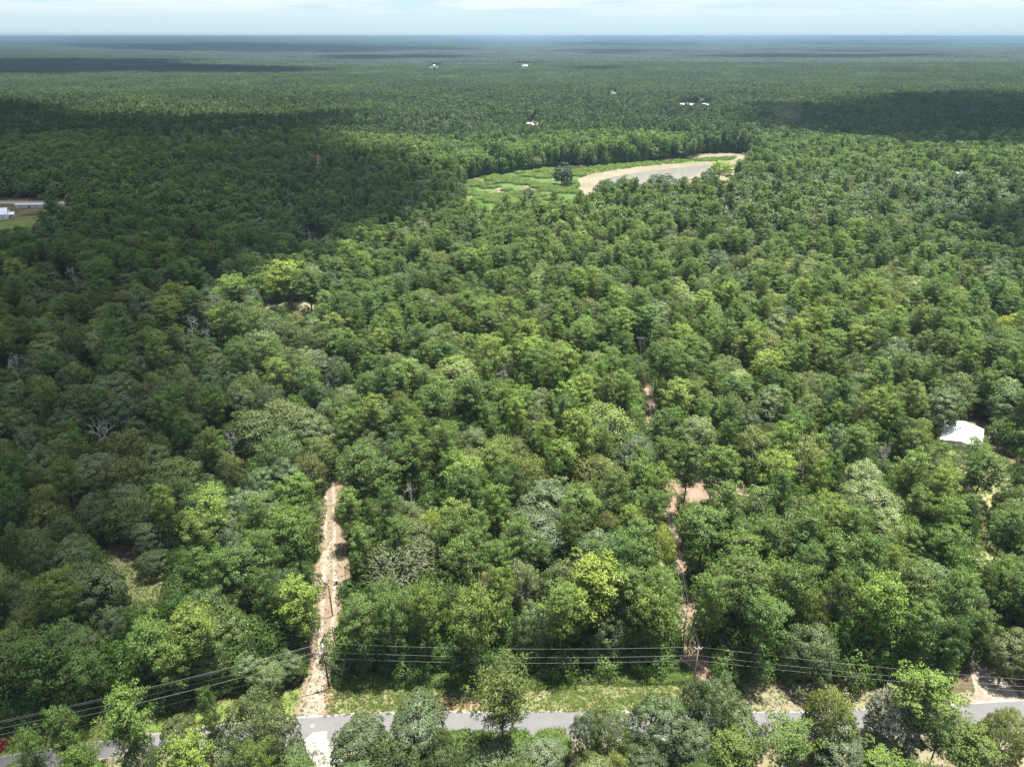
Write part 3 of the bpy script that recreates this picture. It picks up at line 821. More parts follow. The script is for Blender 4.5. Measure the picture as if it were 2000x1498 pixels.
# ------------------------------------------------------------------ trees picked out in the photo
# (u, v of the top, crown width in px, kind, height, colour factor, label)
G1 = (1, 1, 1); BR = (1.36, 1.28, 1.04); YL = (1.55, 1.42, 1.0); DK = (0.86, 0.88, 0.84); GY = (1.12, 1.06, 1.32); OL = (1.12, 1.02, .92)
HERO = [
    # south of the road, along the bottom edge
    (223, 1363, 112, 'pine', 21, BR, 'large bright green pine with a flat bushy top beside the road bend at lower left'),
    (108, 1394, 74, 'pine', 18, G1, 'pine between the red car and the large bushy pine at lower left'),
    (50, 1428, 62, 'pine', 17, G1, 'dark green pine overhanging the red car at the corner'),
    (152, 1468, 90, 'pine', 17, BR, 'low bright pine in front of the bend, cut off by the bottom edge'),
    (262, 1446, 70, 'oak', 12, DK, 'dark thin-leaved oak under the large bushy pine by the bend'),
    (397, 1348, 50, 'pine', 22, G1, 'tall narrow pine rising above the oaks left of the gravel entrance'),
    (335, 1400, 80, 'oak', 13, OL, 'olive green leafy oak left of the tall narrow pine south of the road'),
    (352, 1450, 100, 'pine', 15, YL, 'yellowish green bushy pine below the tall narrow pine'),
    (480, 1362, 120, 'oak', 16, OL, 'broad leafy oak between the tall narrow pine and the gravel entrance'),
    (540, 1390, 88, 'oak', 15, OL, 'round leafy oak at the left corner of the road junction'),
    (496, 1458, 76, 'pine', 14, BR, 'bright pine at the bottom edge below the broad leafy oak'),
    (572, 1450, 74, 'oak', 11, G1, 'low oak beside the white dirt turnout at the bottom edge'),
    (430, 1440, 90, 'oak', 12, DK, 'dark oak between two bright pines at the bottom edge left of the junction'),
    (700, 1398, 116, 'oak', 14, DK, 'dark dense oak beside the white dirt turnout'),
    (812, 1380, 140, 'oak', 15, G1, 'wide rounded oak covering the road right of the junction'),
    (858, 1420, 50, 'oak', 13, BR, 'small bright green broadleaf between the wide rounded oak and the tall roadside pine'),
    (782, 1450, 130, 'elm', 12, G1, 'olive brown feathery tree at the bottom edge below the wide rounded oak'),
    (865, 1468, 90, 'elm', 11, G1, ''),
    (980, 1306, 136, 'pine', 20, OL, 'tall conical pine standing alone south of the road, covering it'),
    (972, 1468, 130, 'oak', 7, G1, 'low grey green thicket oak at the foot of the tall lone roadside pine'),
    (908, 1446, 56, 'oak', 7, BR, 'bright low broadleaf at the left foot of the tall lone roadside pine'),
    (1060, 1448, 90, 'oak', 8, GY, 'pale grey green small oak right of the tall lone roadside pine'),
    (1150, 1396, 66, 'oak', 12, G1, 'slim green oak against the grey road, left of its twin'),
    (1194, 1390, 84, 'oak', 13, BR, 'bright green leafy oak overhanging the road right of its slim neighbour'),
    (1282, 1356, 116, 'oak', 15, G1, 'tall loose oak with pale limbs covering the road before the right-hand track'),
    (1212, 1474, 70, 'elm', 9, YL, 'yellow green feathery tree at the bottom edge below the bright leafy oak'),
    (1266, 1470, 90, 'oak', 9, DK, 'dark small oak at the bottom edge'),
    (1375, 1328, 76, 'oak', 16, G1, 'oak crown just in front of the foot of the right-hand power pole'),
    (1422, 1330, 100, 'oak', 17, G1, 'tallest rounded oak south of the road, right of the right-hand power pole'),
    (1462, 1384, 104, 'oak', 14, G1, 'broad oak sloping down to the right over the road'),
    (1366, 1408, 96, 'oak', 12, GY, 'greyish loose oak over the road in front of the right-hand track'),
    (1447, 1440, 100, 'pine', 13, BR, 'bright dense pine at the bottom edge under the broad sloping oak'),
    (1540, 1424, 110, 'pine', 15, G1, 'green pine with dark tuft tips under the road at lower right'),
    
    (1648, 1354, 104, 'elm', 17, YL, 'yellow olive feathery tree overhanging the road edge at lower right'),
    (1655, 1424, 120, 'oak', 13, GY, 'grey green dense oak below the yellow olive feathery tree'),
    (1818, 1314, 128, 'pine', 20, BR, 'bright spreading pine leaning over the road beside the right driveway'),
    (1852, 1400, 90, 'pine', 15, G1, ''),
    (1900, 1432, 110, 'pine', 13, BR, 'bright low pine below the spreading pine beside the right driveway'),
    (1722, 1474, 100, 'pine', 10, BR, 'bright low pine under the grey mossy tree'),
    (1980, 1400, 96, 'elm', 14, OL, 'olive thin-leaved tree at the right edge south of the road'),
    # beside the driveway at right
    (1998, 1226, 104, 'oak', 12, OL, 'olive rounded oak right of the driveway entrance'),
    (1893, 1128, 92, 'oak', 17, G1, 'dark limbed spreading oak above the driveway entrance'),
    # front row between the tracks
    (832, 1150, 84, 'pine', 21, YL, 'yellow tinted bushy pine in the front row between the tracks'),
    (760, 1165, 90, 'pine', 20, G1, ''), (700, 1180, 90, 'pine', 19, G1, 'front row pine at the corner beside the left track'),
    (925, 1165, 120, 'pine', 22, BR, 'bright front row pine with a tall bare double trunk between the tracks'),
    (967, 1114, 76, 'pine', 20, YL, ''), (1024, 1098, 84, 'elm', 15, GY, 'pale feathery tree just behind the front row between the tracks'),
    (1152, 1096, 140, 'pine', 23, (1.7, 1.35, 1), 'widest yellow green pine of the front row between the tracks'),
    (1098, 1146, 100, 'pine', 21, BR, ''), (1230, 1110, 90, 'pine', 21, G1, ''), (1290, 1120, 90, 'pine', 20, G1, ''), (1275, 1165, 90, 'pine', 18, BR, 'front row pine at the corner beside the right track'),
    (1040, 1170, 80, 'oak', 15, G1, ''), (1190, 1190, 90, 'oak', 13, G1, ''),
    (1292, 1030, 72, 'elm', 18, YL, 'olive flat-topped tree overhanging the right track'),
    (763, 1070, 170, 'elm', 15, GY, 'very wide pale olive feathery tree near the left track'),
    (1026, 893, 96, 'elm', 15, YL, 'olive gold domed tree in the middle of the woods'), (932, 880, 96, 'elm', 15, OL, 'brown olive domed tree left of the gold one'),
    (985, 862, 100, 'elm', 14, OL, ''), (1184, 893, 118, 'elm', 16, OL, 'big olive domed tree near the right track'),
    (843, 994, 62, 'elm', 14, (1.8, 1.7, 1), 'small straw yellow feathery tree in mid woods'),
    (1056, 950, 118, 'oak', 16, GY, 'grey green wide oak behind its darker twin in mid woods'), (1046, 1002, 150, 'oak', 15, GY, 'very wide grey green oak in the middle of the woods'),
    (673, 962, 58, 'pine', 17, BR, 'round-headed pine bulging over the left track'), (935, 1000, 60, 'pine', 21, G1, ''), (880, 1020, 80, 'pine', 20, G1, ''), (895, 1065, 90, 'pine', 20, G1, ''),
    (700, 880, 80, 'pine', 20, G1, ''), (745, 905, 80, 'pine', 20, G1, ''), (700, 1030, 60, 'pine', 17, G1, ''), (780, 1020, 70, 'pine', 19, G1, ''),
    (1250, 905, 70, 'pine', 20, G1, ''), (1110, 1010, 60, 'pine', 20, G1, ''), (1240, 960, 66, 'pine', 19, G1, ''), (1285, 965, 56, 'pine', 20, G1, ''),
    # left of the left track
    (571, 1144, 88, 'pine', 19, YL, 'sunlit yellow green pine beside the metal gate'), (510, 1120, 80, 'pine', 20, G1, ''), (571, 1006, 104, 'pine', 21, BR, 'large bright pine left of the pale gravel patch on the track'),
    (500, 1040, 80, 'pine', 19, G1, ''), (586, 930, 74, 'pine', 17, BR, 'bright green small-crowned pine beside the upper left track'), (540, 950, 50, 'pine', 15, BR, ''),
    (492, 972, 64, 'pine', 19, G1, ''), (468, 952, 76, 'oak', 14, GY, 'grey green oak on the sunlit side of the shadow edge'), (592, 986, 58, 'elm', 15, OL, ''),
    (560, 900, 70, 'oak', 14, GY, ''), (598, 888, 66, 'elm', 14, OL, 'olive tree at the far end of the left track'), (615, 850, 70, 'elm', 15, OL, ''), (400, 965, 100, 'pine', 21, BR, 'bright layered pine standing at the edge of the cloud shade'),
    (375, 1010, 80, 'pine', 20, BR, ''), (420, 1080, 80, 'pine', 20, G1, ''), (378, 1072, 56, 'pine', 18, BR, ''), (470, 1080, 90, 'pine', 19, G1, ''), (430, 1010, 80, 'oak', 15, GY, ''), (300, 1075, 66, 'oak', 7, DK, 'dark rounded bush at the edge of the grassy clearing'),
    (374, 1196, 100, 'pine', 20, YL, 'broad yellowish pine below the grassy clearing'), (248, 1196, 46, 'pine', 15, DK, ''), (290, 1215, 100, 'pine', 18, BR, ''), (375, 1195, 100, 'pine', 19, BR, ''), (440, 1200, 110, 'oak', 14, (1.5, 1.4, 1), 'bright vine covered tree dome behind the left power lines'),
    (390, 1250, 80, 'oak', 13, BR, ''), (335, 1255, 80, 'pine', 16, BR, ''), (520, 1290, 80, 'oak', 7, BR, 'low bright thicket tree behind the left verge'), (480, 1260, 80, 'oak', 9, BR, ''), (565, 1275, 60, 'oak', 7, BR, ''),
    (80, 1240, 150, 'pine', 19, G1, 'big dark pine in cloud shade at the left, above the power lines'), (0, 1245, 110, 'pine', 18, G1, ''), (150, 1280, 90, 'pine', 15, G1, ''),
    (170, 1110, 130, 'oak', 15, G1, ''), (90, 1130, 120, 'oak', 14, G1, ''), (25, 1130, 80, 'oak', 12, G1, ''), (12, 1030, 60, 'elm', 16, G1, 'slender bare-trunked tree on the shaded lawn at the left edge'),
    (205, 1190, 70, 'oak', 11, GY, ''), (250, 962, 110, 'elm', 15, DK, ''), (170, 965, 80, 'oak', 14, G1, ''), (85, 945, 70, 'elm', 14, YL, ''), (130, 1050, 90, 'oak', 13, G1, ''), (285, 1020, 64, 'oak', 12, GY, ''), (340, 905, 110, 'elm', 14, G1, ''),
    (90, 985, 90, 'elm', 13, OL, ''), (235, 895, 90, 'elm', 14, OL, ''), (205, 920, 70, 'elm', 13, OL, ''), (80, 910, 60, 'elm', 14, YL, ''), (350, 940, 60, 'pine', 17, G1, ''),
    (490, 800, 120, 'elm', 15, G1, ''), (548, 790, 110, 'elm', 16, G1, ''), (640, 620, 60, 'elm', 15, GY, ''),
    # sunlit pines at the shadow edge further back
    (448, 542, 66, 'pine', 21, BR, 'sunlit pine at the left end of the bright group behind the cloud shade'), (500, 540, 50, 'pine', 20, BR, ''), (560, 516, 84, 'pine', 22, (1.6, 1.35, 1.0), 'broad sunlit pine in the bright group behind the cloud shade'),
    (600, 530, 60, 'pine', 22, BR, ''), (660, 505, 60, 'pine', 21, BR, ''), (635, 565, 54, 'oak', 14, (1.7, 1.5, 1.2), ''), (538, 700, 56, 'oak', 16, BR, 'bright broadleaf beside the pale crowned trees left of centre'),
    # pale crowned trees
    (796, 697, 62, 'chestnut', 15, G1, 'small pale cream crowned tree left of the big pale one'), (898, 699, 116, 'chestnut', 17, (1.05, 1.05, .8), 'biggest pale cream green crown in mid woods'), (862, 636, 88, 'chestnut', 15, (.72, .7, .75), 'dull beige green crown behind the big pale one'),
    (870, 755, 76, 'chestnut', 14, (.95, .95, .7), ''), (1190, 790, 140, 'chestnut', 17, (.8, .82, .62), 'broad pale green crown left of the upper right track'), (1165, 832, 80, 'chestnut', 15, (.6, .65, .5), ''), (974, 487, 64, 'chestnut', 15, (.8, .8, .8), ''),
    (690, 604, 60, 'chestnut', 14, (.9, .9, .8), ''), (735, 622, 52, 'chestnut', 14, (.95, .95, .75), ''), (782, 461, 46, 'chestnut', 15, (.8, .8, .6), ''), (988, 680, 54, 'chestnut', 15, (.85, .85, .75), ''), (1530, 572, 54, 'chestnut', 15, (.75, .78, .65), ''),
    (1538, 594, 60, 'chestnut', 16, (.42, .46, .62), 'silvery dark oak-like crown standing out right of centre'), (670, 770, 60, 'chestnut', 14, (.7, .7, .6), ''), (1332, 592, 46, 'chestnut', 14, (1, 1, .8), ''), (1500, 592, 50, 'chestnut', 14, (.8, .66, .6), ''),
    (1503, 950, 90, 'chestnut', 13, (.62, .7, .55), 'pale glossy leaved tree beside the sunlit sandy yard'), (1735, 585, 44, 'elm', 15, YL, ''), (1975, 612, 60, 'elm', 15, (1.9, 1.7, .8), 'yellow crowned tree at the right edge'), (1880, 560, 54, 'elm', 15, YL, ''),
    (1690, 898, 84, 'oak', 15, (1.6, 1.5, 1.6), 'pale grey green oak in front of the white roofed house'), (1755, 1008, 90, 'oak', 13, (1.6, 1.5, 1.5), 'frosty grey green oak on the open ground at right'), (1640, 372, 50, 'elm', 16, (1.6, 1.9, .6), 'vivid yellow green tree right of the pond'),
    (1408, 312, 44, 'elm', 19, (1.7, 2.0, .5), 'lime green tree at the right end of the pond'), (1585, 364, 30, 'elm', 16, (1.4, 1.6, .5), ''), (1098, 318, 36, 'oak', 19, (.5, .6, .7), 'dark rounded tree standing alone in the marsh'), (1385, 330, 34, 'oak', 16, DK, ''),
    (1108, 326, 26, 'oak', 17, (.5, .6, .7), ''), (1178, 350, 46, 'oak', 16, (.65, .75, .8), 'left of the dark round trees in front of the pond'), (1225, 345, 46, 'oak', 16, (.7, .8, .9), ''), (1302, 341, 60, 'oak', 16, (.55, .65, .7), 'dark round oak in front of the pond shore'),
    (1028, 368, 26, 'oak', 10, (.5, .6, .7), 'small dark tree at the near edge of the marsh'),
    # right woods
    (1456, 1092, 126, 'pine', 22, G1, 'massive pine clump right of the right track'), (1382, 1000, 110, 'pine', 20, G1, 'wide dense pine over the right track middle'), (1431, 950, 76, 'pine', 21, G1, ''), (1499, 1016, 104, 'pine', 20, G1, ''), (1580, 1010, 90, 'pine', 21, G1, ''),
    (1350, 868, 60, 'pine', 22, G1, 'bare trunked pine standing over the sandy yard'), (1400, 880, 60, 'pine', 22, G1, ''), (1432, 880, 60, 'pine', 22, G1, ''), (1560, 1110, 110, 'pine', 21, G1, ''), (1640, 1050, 90, 'pine', 20, G1, ''), (1700, 1055, 90, 'pine', 20, G1, ''),
    (1790, 1100, 110, 'pine', 21, BR, ''), (1730, 1140, 110, 'pine', 21, BR, 'bright yellow green pine in the front row right of the right track'), (1650, 1120, 80, 'pine', 20, G1, ''), (1600, 1150, 70, 'elm', 16, YL, 'straw coloured feathery tree in the front row at right'),
    (1400, 1130, 90, 'pine', 21, G1, ''), (1500, 1170, 110, 'pine', 20, G1, ''), (1790, 890, 76, 'pine', 19, G1, ''), (1850, 905, 66, 'pine', 19, G1, ''), (1930, 890, 90, 'pine', 20, DK, ''), (1975, 1000, 80, 'pine', 20, G1, 'pine on the grass at the right edge with its shadow beside it'),
    (1842, 866, 54, 'pine', 13, G1, 'small pine hiding the left corner of the white roofed house'), (1912, 862, 66, 'pine', 15, G1, 'pine overlapping the right corner of the white roof'), (1800, 955, 56, 'pine', 17, BR, ''), (1862, 975, 70, 'pine', 18, BR, ''), (1855, 1030, 76, 'pine', 17, BR, ''), (1640, 790, 50, 'pine', 18, BR, ''), (1845, 935, 60, 'oak', 11, GY, ''), (1910, 970, 60, 'oak', 11, GY, ''),
]

rng = np.random.default_rng(11)
random.seed(4)
T = []     # dicts: x y kind proto sx sz rz color label


def add_tree(x, y, kind, R, H, col=G1, label='', hero=False, proto_i=None):
    i = random.randrange(CNT[kind]) if proto_i is None else proto_i
    h0, r0 = PDIM[f'{kind}{i}']
    T.append(dict(x=x, y=y, kind=kind, p=f'{kind}{i}', R=R, H=H, sx=R / r0, sz=H / h0, rz=random.uniform(0, 6.283), col=col, label=label, hero=hero))


for (u, v, w, kind, H, col, lab) in HERO:
    p = at(u, v, H)
    if p.y > 350:
        p = at(u, v, H + float(terrain(p.x, p.y)))
    _, _, dep = px_of(p.x, p.y, H)
    R = w / 2 * float(dep) / FPX
    add_tree(p.x, p.y, kind, R, H, tuple(c * 0.5 + 0.5 if (c > 1 and lab == '') else c for c in col), lab, True)


def vnoise(x, y, s, seed=0):
    r = np.sin(x / s + seed) * np.cos(y / s * 1.13 + seed * 2.1) + 0.6 * np.sin((x + y) / s * 1.9 + seed) + 0.4 * np.cos((x - 1.7 * y) / s * 2.7 + seed * 1.7)
    return r / 2.0


def blocked(x, y):
    b = np.zeros(np.shape(x), bool)
    for P in EXCL: b |= inside(P, x, y)
    return b


def pick_kind(x, y):
    u, v, dep = px_of(x, y, 15.0)
    r = random.random(); n = float(vnoise(x, y, 60, 3))
    if v < 330:
        n = float(vnoise(x, y, 190, 3))
        w = (0.88, 0.08, 0.03, 0.01) if n < 0.35 else (0.35, 0.45, 0.15, 0.05)
    elif v < 560 and u > 1300:
        w = (0.38, 0.38, 0.10, 0.14)
    elif u < 620 and v > 540:
        w = (0.22, 0.46, 0.28, 0.04)
    elif u < 900 and v < 540:
        w = (0.60, 0.30, 0.09, 0.01)
    elif u < 1330:
        w = (0.60, 0.21, 0.13, 0.06)
    else:
        w = (0.58, 0.24, 0.13, 0.05)
    if n > 0.5: w = (w[0] * 0.6, w[1] * 1.5, w[2] * 1.3, w[3] * 1.5)
    s = sum(w); a = 0
    for k, q in zip(('pine', 'oak', 'elm', 'chestnut'), w):
        a += q / s
        if r < a: return k
    return 'pine'


KEEP = [[(614, 900), (622, 895), (660, 895), (668, 960), (672, 1060), (668, 1150), (658, 1240), (652, 1330), (560, 1400), (585, 1345), (606, 1240), (612, 1150), (618, 1050), (622, 960)],
        [(632, 850), (660, 850), (660, 900), (632, 900)], [(628, 1130), (662, 1130), (662, 1210), (628, 1210)],
        [(232, 1118), (260, 1104), (335, 1094), (345, 1130), (335, 1168), (300, 1182), (260, 1180), (235, 1155)], [(0, 1100), (40, 1095), (60, 1110), (30, 1150), (0, 1150)], [(185, 1065), (250, 1090), (250, 1110), (200, 1095)],
        [(1828, 862), (1832, 826), (1874, 816), (1925, 832), (1920, 860), (1874, 878)], [(1326, 1150), (1345, 1150), (1370, 1260), (1375, 1330), (1335, 1330)], [(1240, 650), (1265, 650), (1262, 715), (1270, 790), (1275, 830), (1255, 815), (1246, 740)],
        [(1400, 900), (1445, 905), (1442, 935), (1400, 930)], [(1455, 945), (1482, 945), (1490, 990), (1465, 985)], [(1315, 915), (1345, 915), (1345, 945), (1315, 945)], [(520, 598), (618, 592), (618, 602), (520, 608)],
        [(1892, 1020), (1930, 1020), (1935, 1060), (1905, 1110), (1890, 1110)], [(1820, 900), (1838, 900), (1836, 930), (1820, 930)], [(1975, 1190), (2000, 1190), (2000, 1230), (1980, 1225)], [(460, 868), (505, 868), (505, 890), (460, 890)],
        [(1880, 1285), (1905, 1285), (1950, 1330), (1990, 1375), (1870, 1380), (1885, 1340)], [(-10, 404), (66, 404), (62, 425), (45, 445), (-10, 440)], [(90, 394), (150, 394), (150, 400), (90, 400)],
        [(905, 352), (1060, 330), (1120, 323), (1280, 312), (1375, 300), (1455, 298), (1450, 312), (1385, 320), (1372, 352), (1340, 350), (1290, 340), (1240, 345), (1190, 352), (1140, 360), (1135, 385), (1020, 392), (925, 390), (908, 380)],
        [(1328, 199), (1390, 199), (1390, 204), (1328, 204)], [(1016, 122), (1034, 122), (1034, 134), (1016, 134)], [(836, 126), (860, 126), (860, 136), (836, 136)], [(1190, 178), (1206, 178), (1206, 186), (1190, 186)], [(1865, 355), (1882, 355), (1882, 366), (1865, 366)],
        [(611, 308), (624, 308), (622, 330), (611, 330)], [(690, 695), (720, 695)], [(162, 692), (205, 700), (205, 728), (170, 724)], [(1030, 236), (1050, 236), (1050, 244), (1030, 244)], [(1960, 790), (2000, 785), (2000, 800), (1970, 800)]]
KEEP = [np.array(k_, float) for k_ in KEEP if len(k_) > 2]


def covers(x, y, R, H):
    """would a crown of this size hide one of the openings that the photo shows from the air?"""
    x = np.atleast_1d(np.asarray(x, float)); y = np.atleast_1d(np.asarray(y, float))
    R = np.broadcast_to(R, x.shape); H = np.broadcast_to(H, x.shape)
    z0 = terrain(x, y)
    c = np.zeros(x.shape, bool)
    for fx, fz in ((0, 1.0), (-.45, .95), (.45, .95), (-.85, .8), (.85, .8), (0, .7), (-1, .6), (1, .6), (-.5, .55), (.5, .55), (0, .4)):
        u, v, d = px_of(x + fx * R, y, z0 + fz * H)
        for k_ in KEEP:
            bx = (u >= k_[:, 0].min()) & (u <= k_[:, 0].max()) & (v >= k_[:, 1].min()) & (v <= k_[:, 1].max()) & ~c
            if bx.any():
                i_ = np.nonzero(bx)[0]
                c[i_] |= inside(k_, u[i_], v[i_])
    return c


SZ = {'pine': (3.0, 5.8, 15, 24), 'oak': (3.6, 8.0, 11, 19), 'elm': (3.8, 7.2, 12, 17.5), 'chestnut': (3.8, 6.4, 13, 17)}
COLS = {'pine': [G1, G1, BR, BR, (1.45, 1.32, 1.1), (0.85, 0.9, 0.95), (1.15, 1.12, .95), (0.9, 1.0, 1.1)], 'oak': [G1, GY, DK, OL, (1.2, 1.2, 1.2), (1.45, 1.38, 1.3), (.7, .76, .8)], 'elm': [G1, OL, (0.85, 0.95, .9), (0.8, .8, .8)], 'chestnut': [(.7, .7, .6), (.85, .85, .75), (.55, .6, .55)]}
NEAR = 430.0
grid = {}


def gput(t):
    grid.setdefault((int(t['x'] // 8), int(t['y'] // 8)), []).append(t)


def gfree(x, y, R, f=0.80):
    gx, gy = int(x // 8), int(y // 8)
    for a in (-2, -1, 0, 1, 2):
        for b in (-2, -1, 0, 1, 2):
            for t in grid.get((gx + a, gy + b), ()):
                if (t['x'] - x) ** 2 + (t['y'] - y) ** 2 < (f * (R + t['R'])) ** 2:
                    return False
    return True


DEAD = [(190, 818, 62, 0, 13, 'bleached forked dead tree at far left among shaded oaks'), (372, 618, 56, 1, 14, 'spreading pale dead tree in the shaded woods left of centre'), (400, 640, 44, 1, 12, 'smaller dead tree right beside the spreading pale one'),
        (450, 843, 40, 1, 13, 'grey dead tree beside the white camper'), (800, 940, 46, 1, 15, 'tangle of bare white branches in the sunny woods near the left track'), (605, 448, 34, 2, 21, 'tall thin dead snag at the far shadow edge'),
        (20, 694, 56, 1, 14, 'dead grey branches at the left edge'), (735, 935, 36, 1, 14, 'brownish bare crown left of the white branch tangle'), (1735, 862, 44, 0, 14, 'dead limbs beside the white roofed house'),
        (985, 720, 44, 1, 15, 'bare greyish crown right of the big pale tree'), (640, 738, 22, 1, 15, 'small bare crown above the left track'), (1625, 1150, 40, 1, 17, 'bare twigs among the front row trees at right'), (805, 505, 30, 2, 20, 'grey leaning dead pine behind the sunny woods'),
        (135, 520, 34, 1, 14, 'reddish bare crown in the far shaded woods'), (1740, 600, 24, 0, 15, 'fallen pale limbs in the rear woods at right'), (705, 398, 22, 2, 18, 'thin snag at the wood edge before the marsh')]
for (u, v, w, i, H, lab) in DEAD:
    p = at(u, v, H); _, _, dep = px_of(p.x, p.y, H)
    gput(dict(x=p.x, y=p.y, R=w / 2 * float(dep) / FPX * 0.8))
    KEEP.append(np.array([(u - w * .35, v + 2), (u + w * .35, v + 2), (u + w * .3, v + w * .6), (u - w * .3, v + w * .6)], float))
for t in T: gput(t)
for i_ in range(500):
    v_ = random.uniform(1470, 1600); u_ = random.uniform(-60, 2060)
    if 590 < u_ < 690 or 1920 < u_: continue
    k_ = random.choice(['oak', 'oak', 'pine', 'elm', 'oak']); H_ = random.uniform(7, 12); p_ = at(u_, v_, H_); R_ = random.uniform(3.0, 4.6)
    if p_.y < 45 or not gfree(p_.x, p_.y, R_, 0.6): continue
    if inside(EXCL[0], np.array([p_.x]), np.array([p_.y + 3]))[0] or 840 < u_ < 1110 and v_ < 1490: continue
    add_tree(p_.x, p_.y, k_, R_, H_, random.choice([G1, BR, (1.1, 1.1, 1), (1.2, 1.1, .95)])); gput(T[-1])
n_c = 26000
ys = np.sqrt(rng.uniform(90.0 ** 2, NEAR ** 2, n_c)); xs = rng.uniform(-1, 1, n_c) * (0.83 * ys + 25)
ok = ~blocked(xs, ys)
sp_ = inside(SPARSE[0], xs, ys) | inside(SPARSE[1], xs, ys)
ok &= ~(sp_ & (rng.random(n_c) > 0.02))
for x, y in zip(xs[ok], ys[ok]):
    k = pick_kind(x, y)
    a, b, c, d = SZ[k]
    q = random.random()
    R = a + (b - a) * q; H = c + (d - c) * (0.35 * q + 0.65 * random.random())
    if random.random() < 0.12: R *= 0.72; H *= 0.75
    if gfree(x, y, R, 0.66) and not covers(x, y, R, H)[0]:
        add_tree(x, y, k, R, H, random.choice(COLS[k])); gput(T[-1])

for t in T:
    t['z'] = float(terrain(t['x'], t['y']))
    u, v, dep = px_of(t['x'], t['y'], t['z'] + t['H'])
    ub, vb, _ = px_of(t['x'], t['y'], t['z'] + t['H'] * 0.6)
    t['u'], t['v'], t['dep'] = float(u), float(v), float(dep)
    t['px'] = 2 * t['R'] * FPX / float(dep)
    t['in'] = -15 < t['u'] < 2015 and t['v'] < 1505

# the largest 300 of a kind in view stand as things of their own
IND = []; REST = []
for k, lim in (('pine', 296), ('oak', 296), ('elm', 220), ('chestnut', 60)):
    L = [t for t in T if t['kind'] == k]
    L.sort(key=lambda t: (not (t['hero'] and t['in']), not t['in'], -t['px'] * t['H']))
    IND += [t for t in L[:lim] if t['in']]
    REST += [t for t in L[:lim] if not t['in']] + L[lim:]

# labels ---------------------------------------------------------------
LM = [('the metal gate', at(630, 1243)), ('the transformer pole beside the gravel entrance', at(643, 1343)), ('the bare pole standing in the left track', at(650, 1203)), ('the far end of the left track', at(648, 890)),
      ('the pale gravel patch on the left track', at(637, 1100)), ('the grassy clearing half in cloud shade', at(285, 1150)), ('the crossarm pole beside the road', at(1368, 1340)), ('the lower stretch of the right track', at(1335, 1190)),
      ('the sandy yard under the pines', at(1420, 950)), ('the white roofed house', at(1875, 850)), ('the driveway entrance at right', at(1910, 1330)), ('the upper stretch of the right track', at(1262, 800)),
      ('the biggest pale cream green crown', at(898, 760)), ('the broad pale crown left of the right track', at(1190, 860)), ('the olive gold domed tree', at(1026, 950)), ('the very wide grey green oak', at(1046, 1080)),
      ('the white camper under the trees', at(500, 885)), ('the bleached dead tree at far left', at(190, 880)), ('the tall lone pine south of the road', at(985, 1460)), ('the grassy opening at the right edge', at(1915, 1080)),
      ('the very wide pale olive feathery tree', at(763, 1150)), ('the silvery dark crown right of centre', at(1538, 660)), ('the shaded lawn at the left edge', at(20, 1130)), ('the sunlit sandy strip behind the bright pines', at(570, 610)), ('the spreading pale dead tree in the left shade', at(372, 680)), ('the tall thin snag at the far shadow edge', at(605, 530)), ('the dull beige crown behind the big pale one', at(862, 690)), ('the far crossarm pole', at(1252, 760)), ('the yellow crowned tree at the right edge', at(1975, 680)), ('the reddish bare crown at far left', at(175, 580)), ('the pale grey green oak before the white roof', at(1690, 980)), ('the twin pale crowns at the right of centre', at(1500, 650)), ('the left edge among dead grey branches', at(20, 760))]
ORD = ['nearest', 'second nearest', 'third nearest', 'fourth nearest', 'fifth nearest', 'sixth nearest', 'seventh nearest', 'eighth nearest', 'ninth nearest', 'tenth nearest', 'eleventh nearest', 'twelfth nearest']
for t in T:
    d = [(math.hypot(t['x'] - p.x, t['y'] - p.y), i) for i, (_, p) in enumerate(LM)]
    t['lm'] = min(d)
KN = {'pine': 'pine', 'oak': 'oak', 'elm': 'feathery tree', 'chestnut': 'pale crown'}


def tone(t):
    c = t['col']; s = sum(c) / 3
    if c[0] > 1.5: return 'yellowish'
    if c[2] > 1.3: return 'grey green'
    if s < 0.86: return 'dark'
    if c[0] > 1.2: return 'bright'
    return 'green'


def zone(t):
    u, v = t['u'], t['v']
    band = 'front' if v > 1050 else 'middle' if v > 780 else 'rear' if v > 560 else 'farthest'
    if v > 1290 and t['y'] < 92: return 'strip south of the road'
    if u < 640 and v > 1000: return 'woods between the clearing and the left track' if u > 330 else 'shaded woods at lower left'
    if u < 620: return f'{band} part of the cloud shaded woods at left' if band != 'front' else 'shaded woods at lower left'
    if u < 1300: return f'{band} part of the sunny woods between the two tracks'
    return f'{band} part of the woods right of the right track'


for k in KN:
    for li in range(len(LM)):
        L = sorted([t for t in IND if t['kind'] == k and not t['label'] and t['lm'][1] == li and t['lm'][0] < 95], key=lambda t: t['lm'][0])
        for r_, t in enumerate(L[:12]):
            t['auto'] = f'{tone(t)} {KN[k]} {ORD[r_]} to {LM[li][0]}'
for t in IND:
    if not t['label'] and 'auto' not in t:
        sz = 'large' if t['px'] > 75 else 'small' if t['px'] < 34 else 'mid-sized'
        t['auto'] = f"{sz} {tone(t)} {KN[t['kind']]} in the {zone(t)}"
        t['grp'] = f"{KN[t['kind']]}s in the {zone(t)}"[:110]

for t in sorted(IND, key=lambda t: -t['px']):
    tm, cm = PR['pairs'][t['p']]
    e = empty(NAME[t['kind']], (t['x'], t['y'], t['z']), t['rz'], (t['sx'], t['sx'] * random.uniform(0.9, 1.1), t['sz']))
    tag(e, t['label'] or t['auto'], CAT[t['kind']], t.get('grp') or f"{KN[t['kind']]}s of the wooded land along the road")
    for nm, me in (('trunk', tm), ('crown', cm)):
        o = bpy.data.objects.new(nm, me); COL.objects.link(o); o.parent = e
        o.color = (*t['col'], 1)

